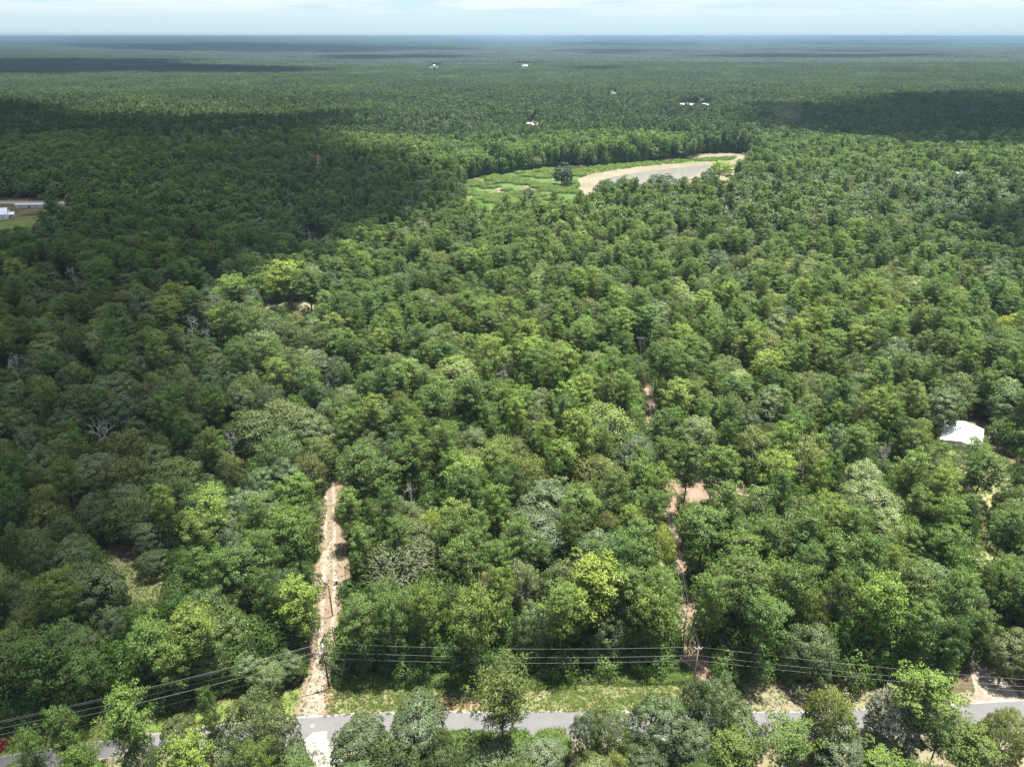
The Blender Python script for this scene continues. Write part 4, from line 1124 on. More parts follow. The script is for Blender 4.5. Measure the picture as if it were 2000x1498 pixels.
# ------------------------------------------------------------------ the rest of the forest (instanced mass)
def scatter(name, pts, rz, sc, idx, protos, label=None, tilt=0.0):
    """one object: a point cloud mesh whose points carry copies of the prototypes"""
    c = bpy.data.collections.new(name + '_kinds')
    for i, o in enumerate(protos):
        o.name = f'{name}_{i:02d}'
        c.objects.link(o)
    me = bpy.data.meshes.new(name)
    n = len(pts)
    me.vertices.add(n); me.vertices.foreach_set('co', np.asarray(pts, np.float32).ravel())
    for nm, ty, val in (('rz', 'FLOAT', rz), ('pick', 'INT', idx)):
        a = me.attributes.new(nm, ty, 'POINT'); a.data.foreach_set('value', np.asarray(val, np.float32 if ty == 'FLOAT' else np.int32))
    a = me.attributes.new('sc', 'FLOAT_VECTOR', 'POINT'); a.data.foreach_set('vector', np.asarray(sc, np.float32).ravel())
    o = bpy.data.objects.new(name, me); COL.objects.link(o)
    ng = bpy.data.node_groups.new(name, 'GeometryNodeTree')
    ng.interface.new_socket('Geometry', in_out='INPUT', socket_type='NodeSocketGeometry')
    ng.interface.new_socket('Geometry', in_out='OUTPUT', socket_type='NodeSocketGeometry')
    gi = ng.nodes.new('NodeGroupInput'); go = ng.nodes.new('NodeGroupOutput')
    ci = ng.nodes.new('GeometryNodeCollectionInfo'); ci.inputs['Collection'].default_value = c
    ci.inputs['Separate Children'].default_value = True; ci.inputs['Reset Children'].default_value = True
    ip = ng.nodes.new('GeometryNodeInstanceOnPoints'); ip.inputs['Pick Instance'].default_value = True
    def attr(nm, dt):
        x = ng.nodes.new('GeometryNodeInputNamedAttribute'); x.data_type = dt; x.inputs['Name'].default_value = nm
        return x.outputs['Attribute']
    cx = ng.nodes.new('ShaderNodeCombineXYZ')
    ng.links.new(attr('rz', 'FLOAT'), cx.inputs['Z'])
    er = ng.nodes.new('FunctionNodeEulerToRotation')
    ng.links.new(cx.outputs[0], er.inputs[0])
    ng.links.new(gi.outputs[0], ip.inputs['Points'])
    ng.links.new(ci.outputs[0], ip.inputs['Instance'])
    ng.links.new(attr('pick', 'INT'), ip.inputs['Instance Index'])
    ng.links.new(er.outputs[0], ip.inputs['Rotation'])
    ng.links.new(attr('sc', 'FLOAT_VECTOR'), ip.inputs['Scale'])
    ng.links.new(ip.outputs[0], go.inputs[0])
    m = o.modifiers.new('spread', 'NODES'); m.node_group = ng
    tag(o, label, kind='stuff')
    return o


def frustum_pts(y0, y1, sp, keep=0.96, slope=0.80, jit=0.42):
    X = []; 
    yy = np.arange(y0, y1, sp * 0.9)
    for k, y in enumerate(yy):
        w = slope * y + 40
        x = np.arange(-w, w, sp) + (sp / 2 if k % 2 else 0)
        X.append(np.stack([x, np.full_like(x, y)], 1))
    P = np.concatenate(X)
    P += rng.uniform(-jit, jit, P.shape) * sp
    P = P[rng.random(len(P)) < keep]
    return P


# full-detail trees beyond the 300 limit, out to NEAR
near_protos = []; near_key = {}
for k, i0 in (('pine', NP), ('oak', NO), ('elm', NE), ('chestnut', NC)):
    for i in range(i0):
        key = f'{k}{i}'
        tm, cm = PR['pairs'][key]
        near_key[key] = None
Wp = {}
def whole_proto(kind, i, lod):
    if kind == 'pine':
        g_ = pine_geo(100 + i, *PH[i], limbs=50 if lod < 2 else 28, blades=(58, 18, 6)[lod], puffs=3 if lod < 2 else 2, lod=lod)
        return whole('p', g_, M_bark, M_pine if lod < 2 else M_pine_shaded)
    if kind == 'oak':
        return whole('p', lobed_geo(200 + i, *OH[i], nl=66 if lod < 2 else 34, leaves=(175, 42, 14)[lod], lod=lod), M_barkg, M_oak if lod < 2 else M_oak_shaded)
    if kind == 'elm':
        return whole('p', lobed_geo(300 + i, *EH[i], nl=60 if lod < 2 else 34, leaves=(125, 38, 14)[lod], kind='elm', lod=lod), M_barkg, M_elm)
    return whole('p', lobed_geo(400 + i, (14, 15, 13)[i], (5.8, 6.8, 5.2)[i], nl=95 if lod < 2 else 50, leaves=(72, 22, 9)[lod], kind='chestnut', lod=lod), M_barkg, M_chest if lod == 0 else M_palefar_shaded)


def mass(name, trees, kinds, lod, label):
    protos = []; ix = {}
    for k in kinds:
        for i in range(CNT[k]):
            ix[f'{k}{i}'] = len(protos); protos.append(whole_proto(k, i, lod))
    P = [(t['x'], t['y'], t['z']) for t in trees]
    scatter(name, P, [t['rz'] for t in trees], [(t['sx'], t['sx'], t['sz']) for t in trees], [ix[t['p']] for t in trees], protos, label)


mass('pine_woods', [t for t in REST if t['kind'] == 'pine'], ['pine'], 0, 'pines of the woods behind the front rows')
mass('broadleaf_woods', [t for t in REST if t['kind'] != 'pine'], ['oak', 'elm', 'chestnut'], 0, 'broadleaf trees of the woods behind the front rows')


def far_trees(y0, y1, sp, lod, name, conic=1.0):
    P = frustum_pts(y0, y1, sp)
    P = P[~blocked(P[:, 0], P[:, 1])]
    z = terrain(P[:, 0], P[:, 1])
    u, v, dep = px_of(P[:, 0], P[:, 1], z + 15)
    P = P[(u > -120) & (u < 2120)]
    P = P[~covers(P[:, 0], P[:, 1], 3.5, 18)]
    z = terrain(P[:, 0], P[:, 1]); u, v, dep = px_of(P[:, 0], P[:, 1], z + 15)
    n = len(P)
    P = P[(vnoise(P[:, 0], P[:, 1], 37, 4) > -0.72)]
    z = terrain(P[:, 0], P[:, 1]); u, v, dep = px_of(P[:, 0], P[:, 1], z + 15); n = len(P)
    protos = []; base = {}
    for k in ('pine', 'oak', 'elm', 'chestnut'):
        base[k] = len(protos)
        for i in range(CNT[k]): protos.append(whole_proto(k, i, lod))
    vn = vnoise(P[:, 0], P[:, 1], 150, 3)
    r = rng.random(n)
    pp = np.where(v < 330, np.where(vn < 0.4, 0.85, 0.35), np.where(u > 1300, 0.30, 0.55))
    # oak belt round the pond and along the creek
    kind = np.where(r < pp, 0, np.where(r < pp + (1 - pp) * np.where((u > 1350) & (v > 280), 0.55, 0.68), 1, np.where(r < pp + (1 - pp) * np.where((u > 1350) & (v > 280), 0.72, 0.88), 2, 3)))
    idx = np.zeros(n, int); sx = np.zeros(n); sz = np.zeros(n)
    for j, k in enumerate(('pine', 'oak', 'elm', 'chestnut')):
        m = kind == j
        q = rng.integers(0, CNT[k], n)
        a, b, c, d = SZ[k]
        hh = np.array([PDIM[f'{k}{i}'][0] for i in range(CNT[k])]); rr = np.array([PDIM[f'{k}{i}'][1] for i in range(CNT[k])])
        R = rng.uniform(a, b, n) * (0.92 if k == 'pine' else 1.0); H = rng.uniform(c, d, n)
        idx[m] = base[k] + q[m]; sx[m] = (R / rr[q])[m]; sz[m] = (H / hh[q])[m]
    grow = 1.0 + 0.16 * vnoise(P[:, 0], P[:, 1], 90, 8)
    sz = sz * (1 + 0.20 * vnoise(P[:, 0], P[:, 1], 75, 12))
    scatter(name, np.stack([P[:, 0], P[:, 1], z], 1), rng.uniform(0, 6.28, n), np.stack([sx * grow, sx * grow, sz], 1), idx, protos, 'treetops of the distant woods')


far_trees(NEAR + 2, 820, 6.9, 1, 'middle_distance_woods')
far_trees(820, 1450, 7.0, 2, 'distant_woods')


def patch(seed, ext, n, pine_share=0.8):
    r = np.random.default_rng(seed)
    parts = []
    for i in range(n):
        x, y = r.uniform(-ext, ext, 2)
        if r.random() < pine_share:
            (tv, tf), (lv, lf, ln) = pine_geo(int(r.integers(1e6)), r.uniform(17, 22), r.uniform(3.0, 4.0), 0.45, limbs=16, blades=4, puffs=2, lod=2); mi = 0
        else:
            (tv, tf), (lv, lf, ln) = lobed_geo(int(r.integers(1e6)), r.uniform(12, 17), r.uniform(4, 6), nl=24, leaves=7, lod=2); mi = 1
        if mi == 1 and r.random() < 0.16: mi = 2
        parts.append((lv * [1, 1, 1] + [x, y, 0], lf, mi, ln))
    me = join_parts(parts, 'patch'); me.materials.append(M_pine_shaded); me.materials.append(M_oak_shaded); me.materials.append(M_palefar_shaded)
    return bpy.data.objects.new('patch', me)


def far_patches(name, y0, y1, sp, protos, grow, label):
    P = frustum_pts(y0, y1, sp, keep=0.97, slope=0.78, jit=0.25)
    b = np.zeros(len(P), bool)
    for q in FAR_CLEAR: b |= inside(poly_xy(q), P[:, 0], P[:, 1])
    P = P[~b]
    P = P[~covers(P[:, 0], P[:, 1], sp * .45, 17)]
    n = len(P); z = terrain(P[:, 0], P[:, 1])
    hs = 1 + 0.12 * vnoise(P[:, 0], P[:, 1], 400, 9)
    # stands of different kinds: the pick follows slow noise so that patches read as stands
    st = vnoise(P[:, 0], P[:, 1], 330, 5) + rng.normal(0, 0.25, n)
    half = len(protos) // 2
    idx = np.where(st < 0.35, rng.integers(0, half, n), half + rng.integers(0, len(protos) - half, n))
    scatter(name, np.stack([P[:, 0], P[:, 1], z], 1), rng.uniform(0, 6.28, n), np.stack([np.full(n, grow), np.full(n, grow), hs], 1), idx, protos, label)


far_patches('far_woods', 1450, 3000, 33, [patch(900 + i, 20, 32, .95) for i in range(3)] + [patch(950 + i, 20, 28, .35) for i in range(3)], 1.0, 'far woods toward the horizon')


def blob_patch(seed, n, ext, mat, r0, r1, h0, h1):
    v, f, _ = blob_geo(np.random.default_rng(seed), n, ext, h0, h1, r0, r1)
    me = join_parts([(v, f, 0, None)], 'patch'); me.materials.append(mat)
    return bpy.data.objects.new('patch', me)


far_patches('horizon_woods', 3000, 9500, 82, [blob_patch(70 + i, 170, 48, M_farpine_shaded, 3.5, 5.5, 13, 21) for i in range(3)] + [blob_patch(80 + i, 120, 48, M_faroak_shaded, 4.5, 7, 12, 18) for i in range(2)], 1.0, 'woods stretching away to the horizon')
far_patches('farthest_woods', 9500, 32000, 370, [blob_patch(90 + i, 230, 52, M_farpine_shaded, 3.0, 5.0, 12, 22) for i in range(2)] + [blob_patch(95, 200, 52, M_faroak_shaded, 3, 5, 12, 20)], 4.2, 'farthest woods along the horizon')

# ------------------------------------------------------------------ undergrowth
def shrub_proto(seed, H, R, nl, lv):
    return whole('s', lobed_geo(seed, H, R, nl=nl, leaves=lv, low=-0.45, trunk_h=0.12), M_barkg, M_shrub)


shr = [shrub_proto(500 + i, (3.0, 2.6, 3.6, 2.4)[i], (1.9, 2.2, 1.7, 1.6)[i], 26, 60) for i in range(4)]
P = frustum_pts(88, NEAR, 3.7, 0.93)
P = P[~blocked(P[:, 0], P[:, 1])]
P = P[~(inside(SPARSE[0], P[:, 0], P[:, 1]) | inside(SPARSE[1], P[:, 0], P[:, 1]))]
dens = vnoise(P[:, 0], P[:, 1], 22, 7)
P = P[dens > -0.55]
n = len(P)
PT = [(x, y, float(z)) for (x, y), z in zip(P, terrain(P[:, 0], P[:, 1]))]
SC = [(s, s, s * k) for s, k in zip(rng.uniform(0.8, 2.3, n), rng.uniform(0.8, 1.4, n))]
# leafy wall along the woods' edges
WALL = [[(-300, 1490), (-150, 1466), (0, 1440), (150, 1418), (290, 1396), (430, 1366), (560, 1340), (600, 1325), (606, 1290)],
        [(664, 1318), (700, 1322), (800, 1322), (900, 1318)], [(900, 1312), (1000, 1290)], [(1075, 1300), (1180, 1312), (1325, 1308)],
        [(1405, 1325), (1480, 1328), (1560, 1331), (1700, 1338), (1790, 1348), (1860, 1348), (1878, 1300), (1870, 1250)],
        [(664, 1318), (674, 1260), (684, 1200), (688, 1120), (686, 1050), (682, 980)], [(600, 1240), (606, 1200), (611, 1120), (616, 1050), (620, 980), (624, 930)],
        [(1322, 1300), (1316, 1240), (1313, 1180), (1308, 1130)], [(1393, 1290), (1376, 1200), (1360, 1130)], [(1990, 1300), (2100, 1330), (2300, 1300)],
        [(905, 350), (985, 339), (1060, 329), (1120, 323), (1180, 322), (1280, 313), (1375, 299), (1460, 298), (1530, 297)], [(896, 380), (905, 350)]]
for wi, w in enumerate(WALL):
    pts = [at(*q) for q in w]
    for i in range(len(pts) - 1):
        L = (pts[i + 1] - pts[i]).length
        nrm = Vector((-(pts[i + 1] - pts[i]).y, (pts[i + 1] - pts[i]).x, 0)).normalized()
        for row, (off, s0, s1, tall) in enumerate([(1.6, 0.7, 1.0, 1.1), (3.0, 1.0, 1.5, 1.3), (4.8, 1.4, 2.2, 1.45), (6.8, 1.8, 2.7, 1.5), (9.2, 2.0, 3.0, 1.5)]):
            if wi in (5, 6, 7, 8) and row > 1: continue
            far_ = wi > 9
            k = max(1, int(L / ((1.5 + row * 0.5) * (2 if far_ else 1))))
            sgn = 1 if wi not in (5, 6, 7, 8) else (-0.5 if wi in (5, 8) else 0.5)
            for j in range(k):
                p = pts[i].lerp(pts[i + 1], (j + _rs.random()) / k) + nrm * (off * sgn + _rs.uniform(-0.6, 0.6))
                s = _rs.uniform(s0, s1) * (0.65 if wi in (5, 6, 7, 8) else 2.0 if far_ else 1)
                PT.append((p.x, p.y, 0)); SC.append((s, s, s * _rs.uniform(0.7, 1.2) * tall))
n = len(PT)
tag(scatter('undergrowth', PT, rng.uniform(0, 6.28, n), SC, rng.integers(0, 4, n), shr, 'shrubs and vines under the trees'), kind='stuff')

# low weeds on the verge and hummocks in the marsh
wd = [whole('w', lobed_geo(520 + i, 1.0, 0.9, nl=12, leaves=34, low=-0.1, trunk_h=0.05, kind='elm'), M_barkg, M_weed) for i in range(3)]
for o_ in wd:
    pass
PT = []; SC = []
for poly, cnt, s0, s1 in [([(655, 1312), (760, 1320), (900, 1318), (905, 1334), (760, 1338), (655, 1338)], 900, 0.7, 1.3), ([(1125, 1312), (1200, 1305), (1330, 1300), (1350, 1318), (1340, 1330), (1200, 1333), (1130, 1330)], 700, 0.6, 1.2),
                          ([(900, 1320), (1130, 1312), (1130, 1345), (900, 1345)], 260, 0.4, 0.8), (VERGE_M, 900, 0.16, 0.42), (VERGE_L, 160, 0.15, 0.3), (VERGE_S, 500, 0.2, 0.6),
                          (MARSH, 5200, 0.9, 2.8), (BRIGHT, 900, 0.8, 2.2), ([(860, 1440), (1100, 1443), (1100, 1500), (850, 1500)], 500, 0.7, 1.9), (CLEAR_R, 150, .3, .9)]:
    A = poly_xy(poly); mn = A.min(0); mx_ = A.max(0)
    q = rng.uniform(mn, mx_, (cnt * 4, 2)); q = q[inside(A, q[:, 0], q[:, 1])]
    if poly is VERGE_M or poly is MARSH or poly is VERGE_S:
        q = q[vnoise(q[:, 0] * (0.35 if poly is not MARSH else 1), q[:, 1], 2.2 if poly is not MARSH else 14, 2) > 0.0]
    if poly is MARSH:
        bb = np.zeros(len(q), bool)
        for pp_ in [SANDF]: bb |= inside(poly_xy(pp_), q[:, 0], q[:, 1])
        q = q[~bb]
    q = q[:cnt]
    bad = inside(EXCL[0], q[:, 0], q[:, 1]) | inside(poly_xy(TRACK), q[:, 0], q[:, 1])
    q = q[~bad]
    for x, y in q:
        s = _rs.uniform(s0, s1); PT.append((x, y, float(terrain(x, y)))); SC.append((s, s, s * (0.55 if s1 < 0.5 else 0.8)))
n = len(PT)
scatter('weeds', PT, rng.uniform(0, 6.28, n), SC, rng.integers(0, 3, n), wd, 'weeds and tall grass on the verge and marsh')

# grass tufts
def tuft(seed):
    r = np.random.default_rng(seed); k = 16
    c = r.normal(0, 0.10, (k, 3)); c[:, 2] = 0.11
    a = unit(np.stack([r.normal(0, .45, k), r.normal(0, .45, k), np.ones(k)], 1))
    lv, lf, ln = cards(c, a, unit(r.normal(size=(k, 3)) * 0.5 + [0, 0, 1.0]), 0.30, 0.07, r)
    me = join_parts([(lv, lf, 0, ln)], 't'); me.materials.append(M_grassblade)
    return bpy.data.objects.new('t', me)


PT = []
for poly, cnt in [(VERGE_M, 5200), (VERGE_L, 1500), (VERGE_R, 900), (VERGE_S, 1600), (TRACK, 500), (CLEAR_L, 1200), (CLEAR_R, 2500), (CLEAR_H, 800)]:
    A = poly_xy(poly); mn = A.min(0); mx_ = A.max(0)
    q = rng.uniform(mn, mx_, (cnt * 5, 2)); q = q[inside(A, q[:, 0], q[:, 1])][:cnt]
    q = q[~inside(EXCL[0], q[:, 0], q[:, 1])]
    PT += [(x, y, 0.01) for x, y in q]
n = len(PT)
s = rng.uniform(0.6, 1.5, n)
scatter('grass', PT, rng.uniform(0, 6.28, n), np.stack([s, s, s * rng.uniform(.6, 1.2, n)], 1), rng.integers(0, 2, n), [tuft(1), tuft(2)], 'grass on the verges, track and clearings')

# loose white stones
M_stone = plain('limestone', (0.38, 0.35, 0.30), 0.9, 0.1, noise=0.2, scale=5)
def stone(seed):
    r = np.random.default_rng(seed)
    v = np.array([(1, 0, 0), (-1, 0, 0), (0, 1, 0), (0, -1, 0), (0, 0, .7), (0, 0, -.3)], float) * r.uniform(.7, 1.2, (6, 3)) * 0.12
    f = [(0, 2, 4), (2, 1, 4), (1, 3, 4), (3, 0, 4), (2, 0, 5), (1, 2, 5), (3, 1, 5), (0, 3, 5)]
    me = join_parts([(v, f, 0, None)], 'st'); me.materials.append(M_stone)
    return bpy.data.objects.new('st', me)


PT = []
for poly, cnt in [(TRACK, 350), ([(570, 1400), (600, 1345), (640, 1300), (648, 1340), (636, 1400)], 600), ([(590, 1444), (642, 1430), (700, 1498), (604, 1500)], 600), (YARD_M, 300),
                  ([(640, 1393), (900, 1388), (900, 1392), (640, 1397)], 300), ([(1090, 1386), (1700, 1384), (1700, 1388), (1090, 1390)], 500), ([(284, 1404), (300, 1398), (304, 1408), (286, 1412)], 60)]:
    A = poly_xy(poly); q = rng.uniform(A.min(0), A.max(0), (cnt * 6, 2)); q = q[inside(A, q[:, 0], q[:, 1])][:cnt]
    PT += [(x, y, 0.05) for x, y in q]
n = len(PT); s = rng.uniform(0.25, 1.0, n)
scatter('gravel_stones', PT, rng.uniform(0, 6.28, n), np.stack([s * 1.2, s, s * .6], 1), rng.integers(0, 2, n), [stone(1), stone(2)], 'loose white stones on the track and road edge')

# ------------------------------------------------------------------ dead and bare trees
dead_g = [dead_geo(600, 12, 0.55, 4, 4), dead_geo(601, 10, 0.75, 4, 4), dead_geo(602, 14, 0.35, 3, 5)]
dead_m = []
for i, ((tv, tf), segs) in enumerate(dead_g):
    me = join_parts([(tv, tf, 0, None)], 'dead_tree'); me.materials.append(M_dead)
    hmax = tv[:, 2].max(); rmax = np.hypot(tv[:, 0], tv[:, 1]).max()
    dead_m.append((me, hmax, rmax))
for (u, v, w, i, H, lab) in DEAD:
    p = at(u, v, H); p = at(u, v, H + float(terrain(p.x, p.y)))
    me, hm, rm = dead_m[i]
    _, _, dep = px_of(p.x, p.y, H)
    R = w / 2 * float(dep) / FPX
    o = bpy.data.objects.new('dead_tree', me); COL.objects.link(o)
    o.location = (p.x, p.y, float(terrain(p.x, p.y))); o.rotation_euler = (0, 0, _rs.uniform(0, 6)); o.scale = (R / rm, R / rm, (H + 1.5) / hm)
    tag(o, lab, 'dead tree', 'dead and leafless trees standing in the woods')

# the mossy grey tree at lower right, full of fine twigs
(tv, tf), segs = dead_geo(640, 10, 0.7, 5, 4)
rr_ = np.random.default_rng(3)
(bt, bf), (mv, mf, mn_) = lobed_geo(641, 12, 5.2, nl=80, leaves=170, kind='elm')
e = empty('mossy_tree', tuple(at(1775, 1366, 14).to_2d()) + (0,), 0.6, (0.88, 0.88, 1.0))
tag(e, 'grey leafless tree hung with moss, left of the spreading roadside pine', 'bare tree')
me = join_parts([(tv * [1.2, 1.2, 1.25], tf, 0, None)], 'trunk'); mesh_obj('trunk', me, [M_dead], e)
keep = rr_.random(len(mf)) < 0.95
vv = mv.reshape(-1, 4, 3)[keep]; nn_ = mn_.reshape(-1, 4, 3)[keep]
cen = vv.mean(1, keepdims=True); vv = cen + (vv - cen) * 0.95
me = join_parts([(vv.reshape(-1, 3) * [1.0, 1.0, 1.12], np.arange(len(vv) * 4).reshape(-1, 4), 0, nn_.reshape(-1, 3))], 'crown'); mesh_obj('crown', me, [M_moss], e)

# beige leafless-looking belt far behind the marsh
for j, (u, w) in enumerate([(705, 22), (722, 14), (741, 18), (770, 30), (797, 24), (820, 16), (838, 18), (851, 18)]):
    p = at(u, 233, 17); p = at(u, 233, 17 + float(terrain(p.x, p.y)))
    _, _, dep = px_of(p.x, p.y, 15); R = w / 2 * float(dep) / FPX
    e = empty('beige_tree', (p.x, p.y, float(terrain(p.x, p.y)) + 3), _rs.uniform(0, 6), (R / 5.8, R / 5.8, 1.25))
    tag(e, f"beige dry crown, {['first', 'second', 'third', 'fourth', 'fifth', 'sixth', 'seventh', 'eighth'][j]} from the left in the beige belt before the far pines", 'dry tree', 'belt of beige dry crowns before the far pines')
    for nm, me in zip(('trunk', 'crown'), PR['pairs']['chestnut0']):
        o = bpy.data.objects.new(nm, me); COL.objects.link(o); o.parent = e; o.color = (1.15, 0.88, 1.6, 1)

# ------------------------------------------------------------------ power line
M_pole = plain('creosote_wood', (0.075, 0.045, 0.03), 0.85, 0.15, noise=0.3, scale=3)
M_polew = plain('weathered_wood', (0.30, 0.27, 0.24), 0.85, 0.15, noise=0.2, scale=3)
M_metal = plain('galvanised', (0.55, 0.56, 0.57), 0.4, 0.5, 0.6)
M_white = plain('white_paint', (0.80, 0.80, 0.79), 0.5, 0.4)
M_black = plain('black_rubber', (0.03, 0.03, 0.03), 0.6, 0.3)
M_wire = plain('aluminium_wire', (0.26, 0.26, 0.26), 0.5, 0.5, 0.3)
M_wired = plain('dark_cable', (0.07, 0.07, 0.07), 0.6, 0.4)
M_yel = plain('yellow_plastic', (0.70, 0.42, 0.02), 0.5, 0.4)
M_insul = plain('insulator', (0.62, 0.60, 0.58), 0.3, 0.6)


def top_height(base, tu, tv):
    d = ray(tu, tv); t = base.y / d.y
    return CH + d.z * t


def pole(base, H, label, mat, arm=None, armrot=0.0, transformer=False, ins=3, r=0.16, cap=False, coil=False):
    e = empty('utility_pole', base)
    tag(e, label, 'utility pole', 'utility poles along the road and tracks')
    mb = MB(); mb.tube([(0, 0, -0.3), (0, 0, H * 0.5), (0, 0, H)], [r, r * 0.88, r * 0.72], 10); mb.build('shaft', mat, e, True)
    M = Matrix.Rotation(armrot, 3, 'Z')
    if arm:
        mb = MB(); mb.box((0, -0.16 * math.cos(armrot), H - 0.45), (arm, 0.12, 0.14), armrot); mb.build('crossarm', M_polew, e)
        for s_ in (-1, 1):
            mb = MB(); mb.tube([M @ Vector((s_ * arm * 0.3, -0.14, H - 0.5)), (0, -0.12, H - 1.2)], 0.025, 5); mb.build('arm_brace', M_metal, e)
        for k in range(ins):
            x = (k / (ins - 1) - 0.5) * arm * 0.9 if ins > 1 else 0
            mb = MB(); p = M @ Vector((x, -0.14, H - 0.38))
            mb.tube([p, p + Vector((0, 0, .1)), p + Vector((0, 0, .12)), p + Vector((0, 0, .26))], [0.04, 0.05, 0.10, 0.05], 8); mb.build('insulator', M_insul, e, True)
    else:
        mb = MB(); mb.tube([(0, 0, H), (0, 0, H + .12), (0, 0, H + .32)], [0.05, 0.1, 0.05], 8); mb.build('insulator', M_insul, e, True)
    if cap:
        mb = MB(); mb.tube([(0, 0, H - 1.9), (0, 0, H + 0.02)], r * 0.86, 10); mb.build('pole_sleeve', M_white, e, True)
    if transformer:
        t_ = MB(); c = Vector((-0.55, -0.1, H - 3.0))
        t_.tube([c, c + Vector((0, 0, .85)), c + Vector((0, 0, .95))], [0.30, 0.30, 0.2], 14); tr = t_.build('transformer', M_metal, e, True)
        for s_ in (-1, 1):
            b_ = MB(); b_.tube([c + Vector((s_ * .12, 0, .93)), c + Vector((s_ * .12, 0, 1.2))], [0.05, 0.03], 6); b_.build('bushing', M_insul, tr)
        b_ = MB(); b_.box((-0.28, -0.05, H - 2.6), (0.3, 0.08, 0.08)); b_.build('bracket', M_metal, e)
        b_ = MB(); b_.box((-0.12, -0.25, H - 1.9), (0.16, 0.2, 0.55)); b_.build('fuse_cutout', M_insul, e)
        b_ = MB(); b_.box((0.18, -0.22, H - 3.4), (0.14, 0.16, 0.9)); b_.build('fuse_cutout', M_metal, e)
    if coil:
        b_ = MB(); c = Vector((0, -0.22, H * 0.44))
        b_.tube([c + Vector((math.cos(a) * .42, 0, math.sin(a) * .42)) for a in np.linspace(0, 2 * math.pi, 19)], 0.05, 6, cap=False); b_.build('cable_coil', M_black, e, True)
    return e


B1 = at(643, 1344); H1 = top_height(B1, 632, 1258)
pole(B1, H1, 'dark power pole with white top and transformer beside the gravel entrance', M_pole, transformer=True, cap=True, coil=True)
B2 = at(650, 1203); H2 = top_height(B2, 643, 1143)
pole(B2, H2, 'plain dark pole standing in the dirt track beyond the gate', M_pole, r=0.15)
B3 = at(648, 896); H3 = top_height(B3, 645, 857)
pole(B3, H3, 'dark pole with a pale tip at the far end of the left track', M_pole, arm=0.9, ins=2, r=0.15)
B4 = at(1365, 1262, 11.6); B4.z = 0
pole(B4, 11.6, 'tall weathered pole with a crossarm where the right track meets the road', M_polew, arm=1.5, armrot=0.15, r=0.13)
B5 = at(1343, 1188, 10.8); B5.z = 0
pole(B5, 10.8, 'crossarm pole at the edge of the right track, hidden behind pines', M_polew, arm=1.8, armrot=0.05)
B6 = at(1252, 658, 11.5); B6.z = 0
pole(B6, 11.5, 'far crossarm pole at the top end of the right track', M_pole, arm=3.4, ins=4, r=0.2)


def wire(pts, sag, rad, label, mat=None, group='power line wires', name='power_wire', n=14):
    mb = MB(); P = []
    for i in range(len(pts) - 1):
        a, b = Vector(pts[i]), Vector(pts[i + 1])
        for j in range(n + (i == len(pts) - 2)):
            t = j / n
            p = a.lerp(b, t); p.z -= sag * 4 * t * (1 - t); P.append(p)
    mb.tube(P, rad, 5)
    o = mb.build(name, mat or M_wire, None, True)
    return tag(o, label, 'wire', group)


def up(b, z, dx=0.0, dy=0.0): return Vector((b.x + dx, b.y + dy, z))


# left span (five lines, the top two close together)
LW = [(H1 + .3, (-160, 1441), 11.6, 'top'), (H1 - .1, (-160, 1444), 11.3, 'second, hugging the top one'), (H1 - 1.6, (-160, 1455), 10.2, 'third'), (H1 - 2.8, (-160, 1468), 9.2, 'fourth'), (H1 - 4.6, (-160, 1486), 8.2, 'lowest thin')]
for i, (z1, (u, v), z2, nm) in enumerate(LW):
    wire([up(B1, z1), at(u, v, z2)], 0.9 if i < 4 else 1.2, 0.024 if i < 4 else 0.015, f'{nm} wire of the span crossing lower left to the transformer pole', M_wire if i < 4 else M_wired)
for i, (z1, z4, nm) in enumerate([(H1 + .3, 11.5, 'top'), (H1 - 1.9, 9.3, 'middle'), (H1 - 3.6, 8.0, 'lowest')]):
    wire([up(B1, z1), up(B4, z4)], 1.0, 0.015, f'{nm} wire across the woods front between the two roadside poles')
for i, (z4, v, z2, nm) in enumerate([(11.5, 1336, 11.5, 'top'), (9.3, 1349, 9.5, 'middle'), (8.0, 1358, 8.4, 'lowest')]):
    wire([up(B4, z4), at(2140, v, z2)], 0.8, 0.015, f'{nm} wire from the right roadside pole to the right edge')
for i, dx in enumerate([-0.6, -0.15, 0.35, 0.7]):
    nm = ['leftmost', 'second from left', 'third from left', 'rightmost'][i]
    wire([up(B4, 11.1 - 0.5 * (i == 1), dx * 0.8), up(B5, 10.6 - 0.5 * (i == 1), dx), up(B6, 11.2 - 0.5 * (i == 1), dx * 1.6)], 0.5, 0.017, f'{nm} wire running up along the right track', M_wired if i % 2 else M_wire)

# guys
def guy(a, b, label, guard_mat, r=0.02):
    e = empty('guy_wire', b); tag(e, label, 'guy wire')
    a = Vector(a) - Vector(b)
    mb = MB(); mb.tube([(0, 0, 0), a], r, 5); mb.build('strand', M_wire, e)
    mb = MB(); mb.tube([a.normalized() * 0.15, a.normalized() * 2.4], 0.07, 8); mb.build('guard', guard_mat, e)
    return e


guy(up(B1, H1 * 0.62), at(708, 1329), 'guy wire with yellow guard anchored in the weeds right of the gravel entrance', M_yel)
e = guy(up(B4, 8.0), at(1357, 1330), 'guy wire with black guard beside the right roadside pole', M_black)
mb = MB(); mb.tube([(0, 0, 0), (0, 0, 0.45)], 0.12, 8); o = mb.build('strain_insulator', M_black, e); o.location = (up(B4, 8.0) - at(1357, 1330)) * 0.33

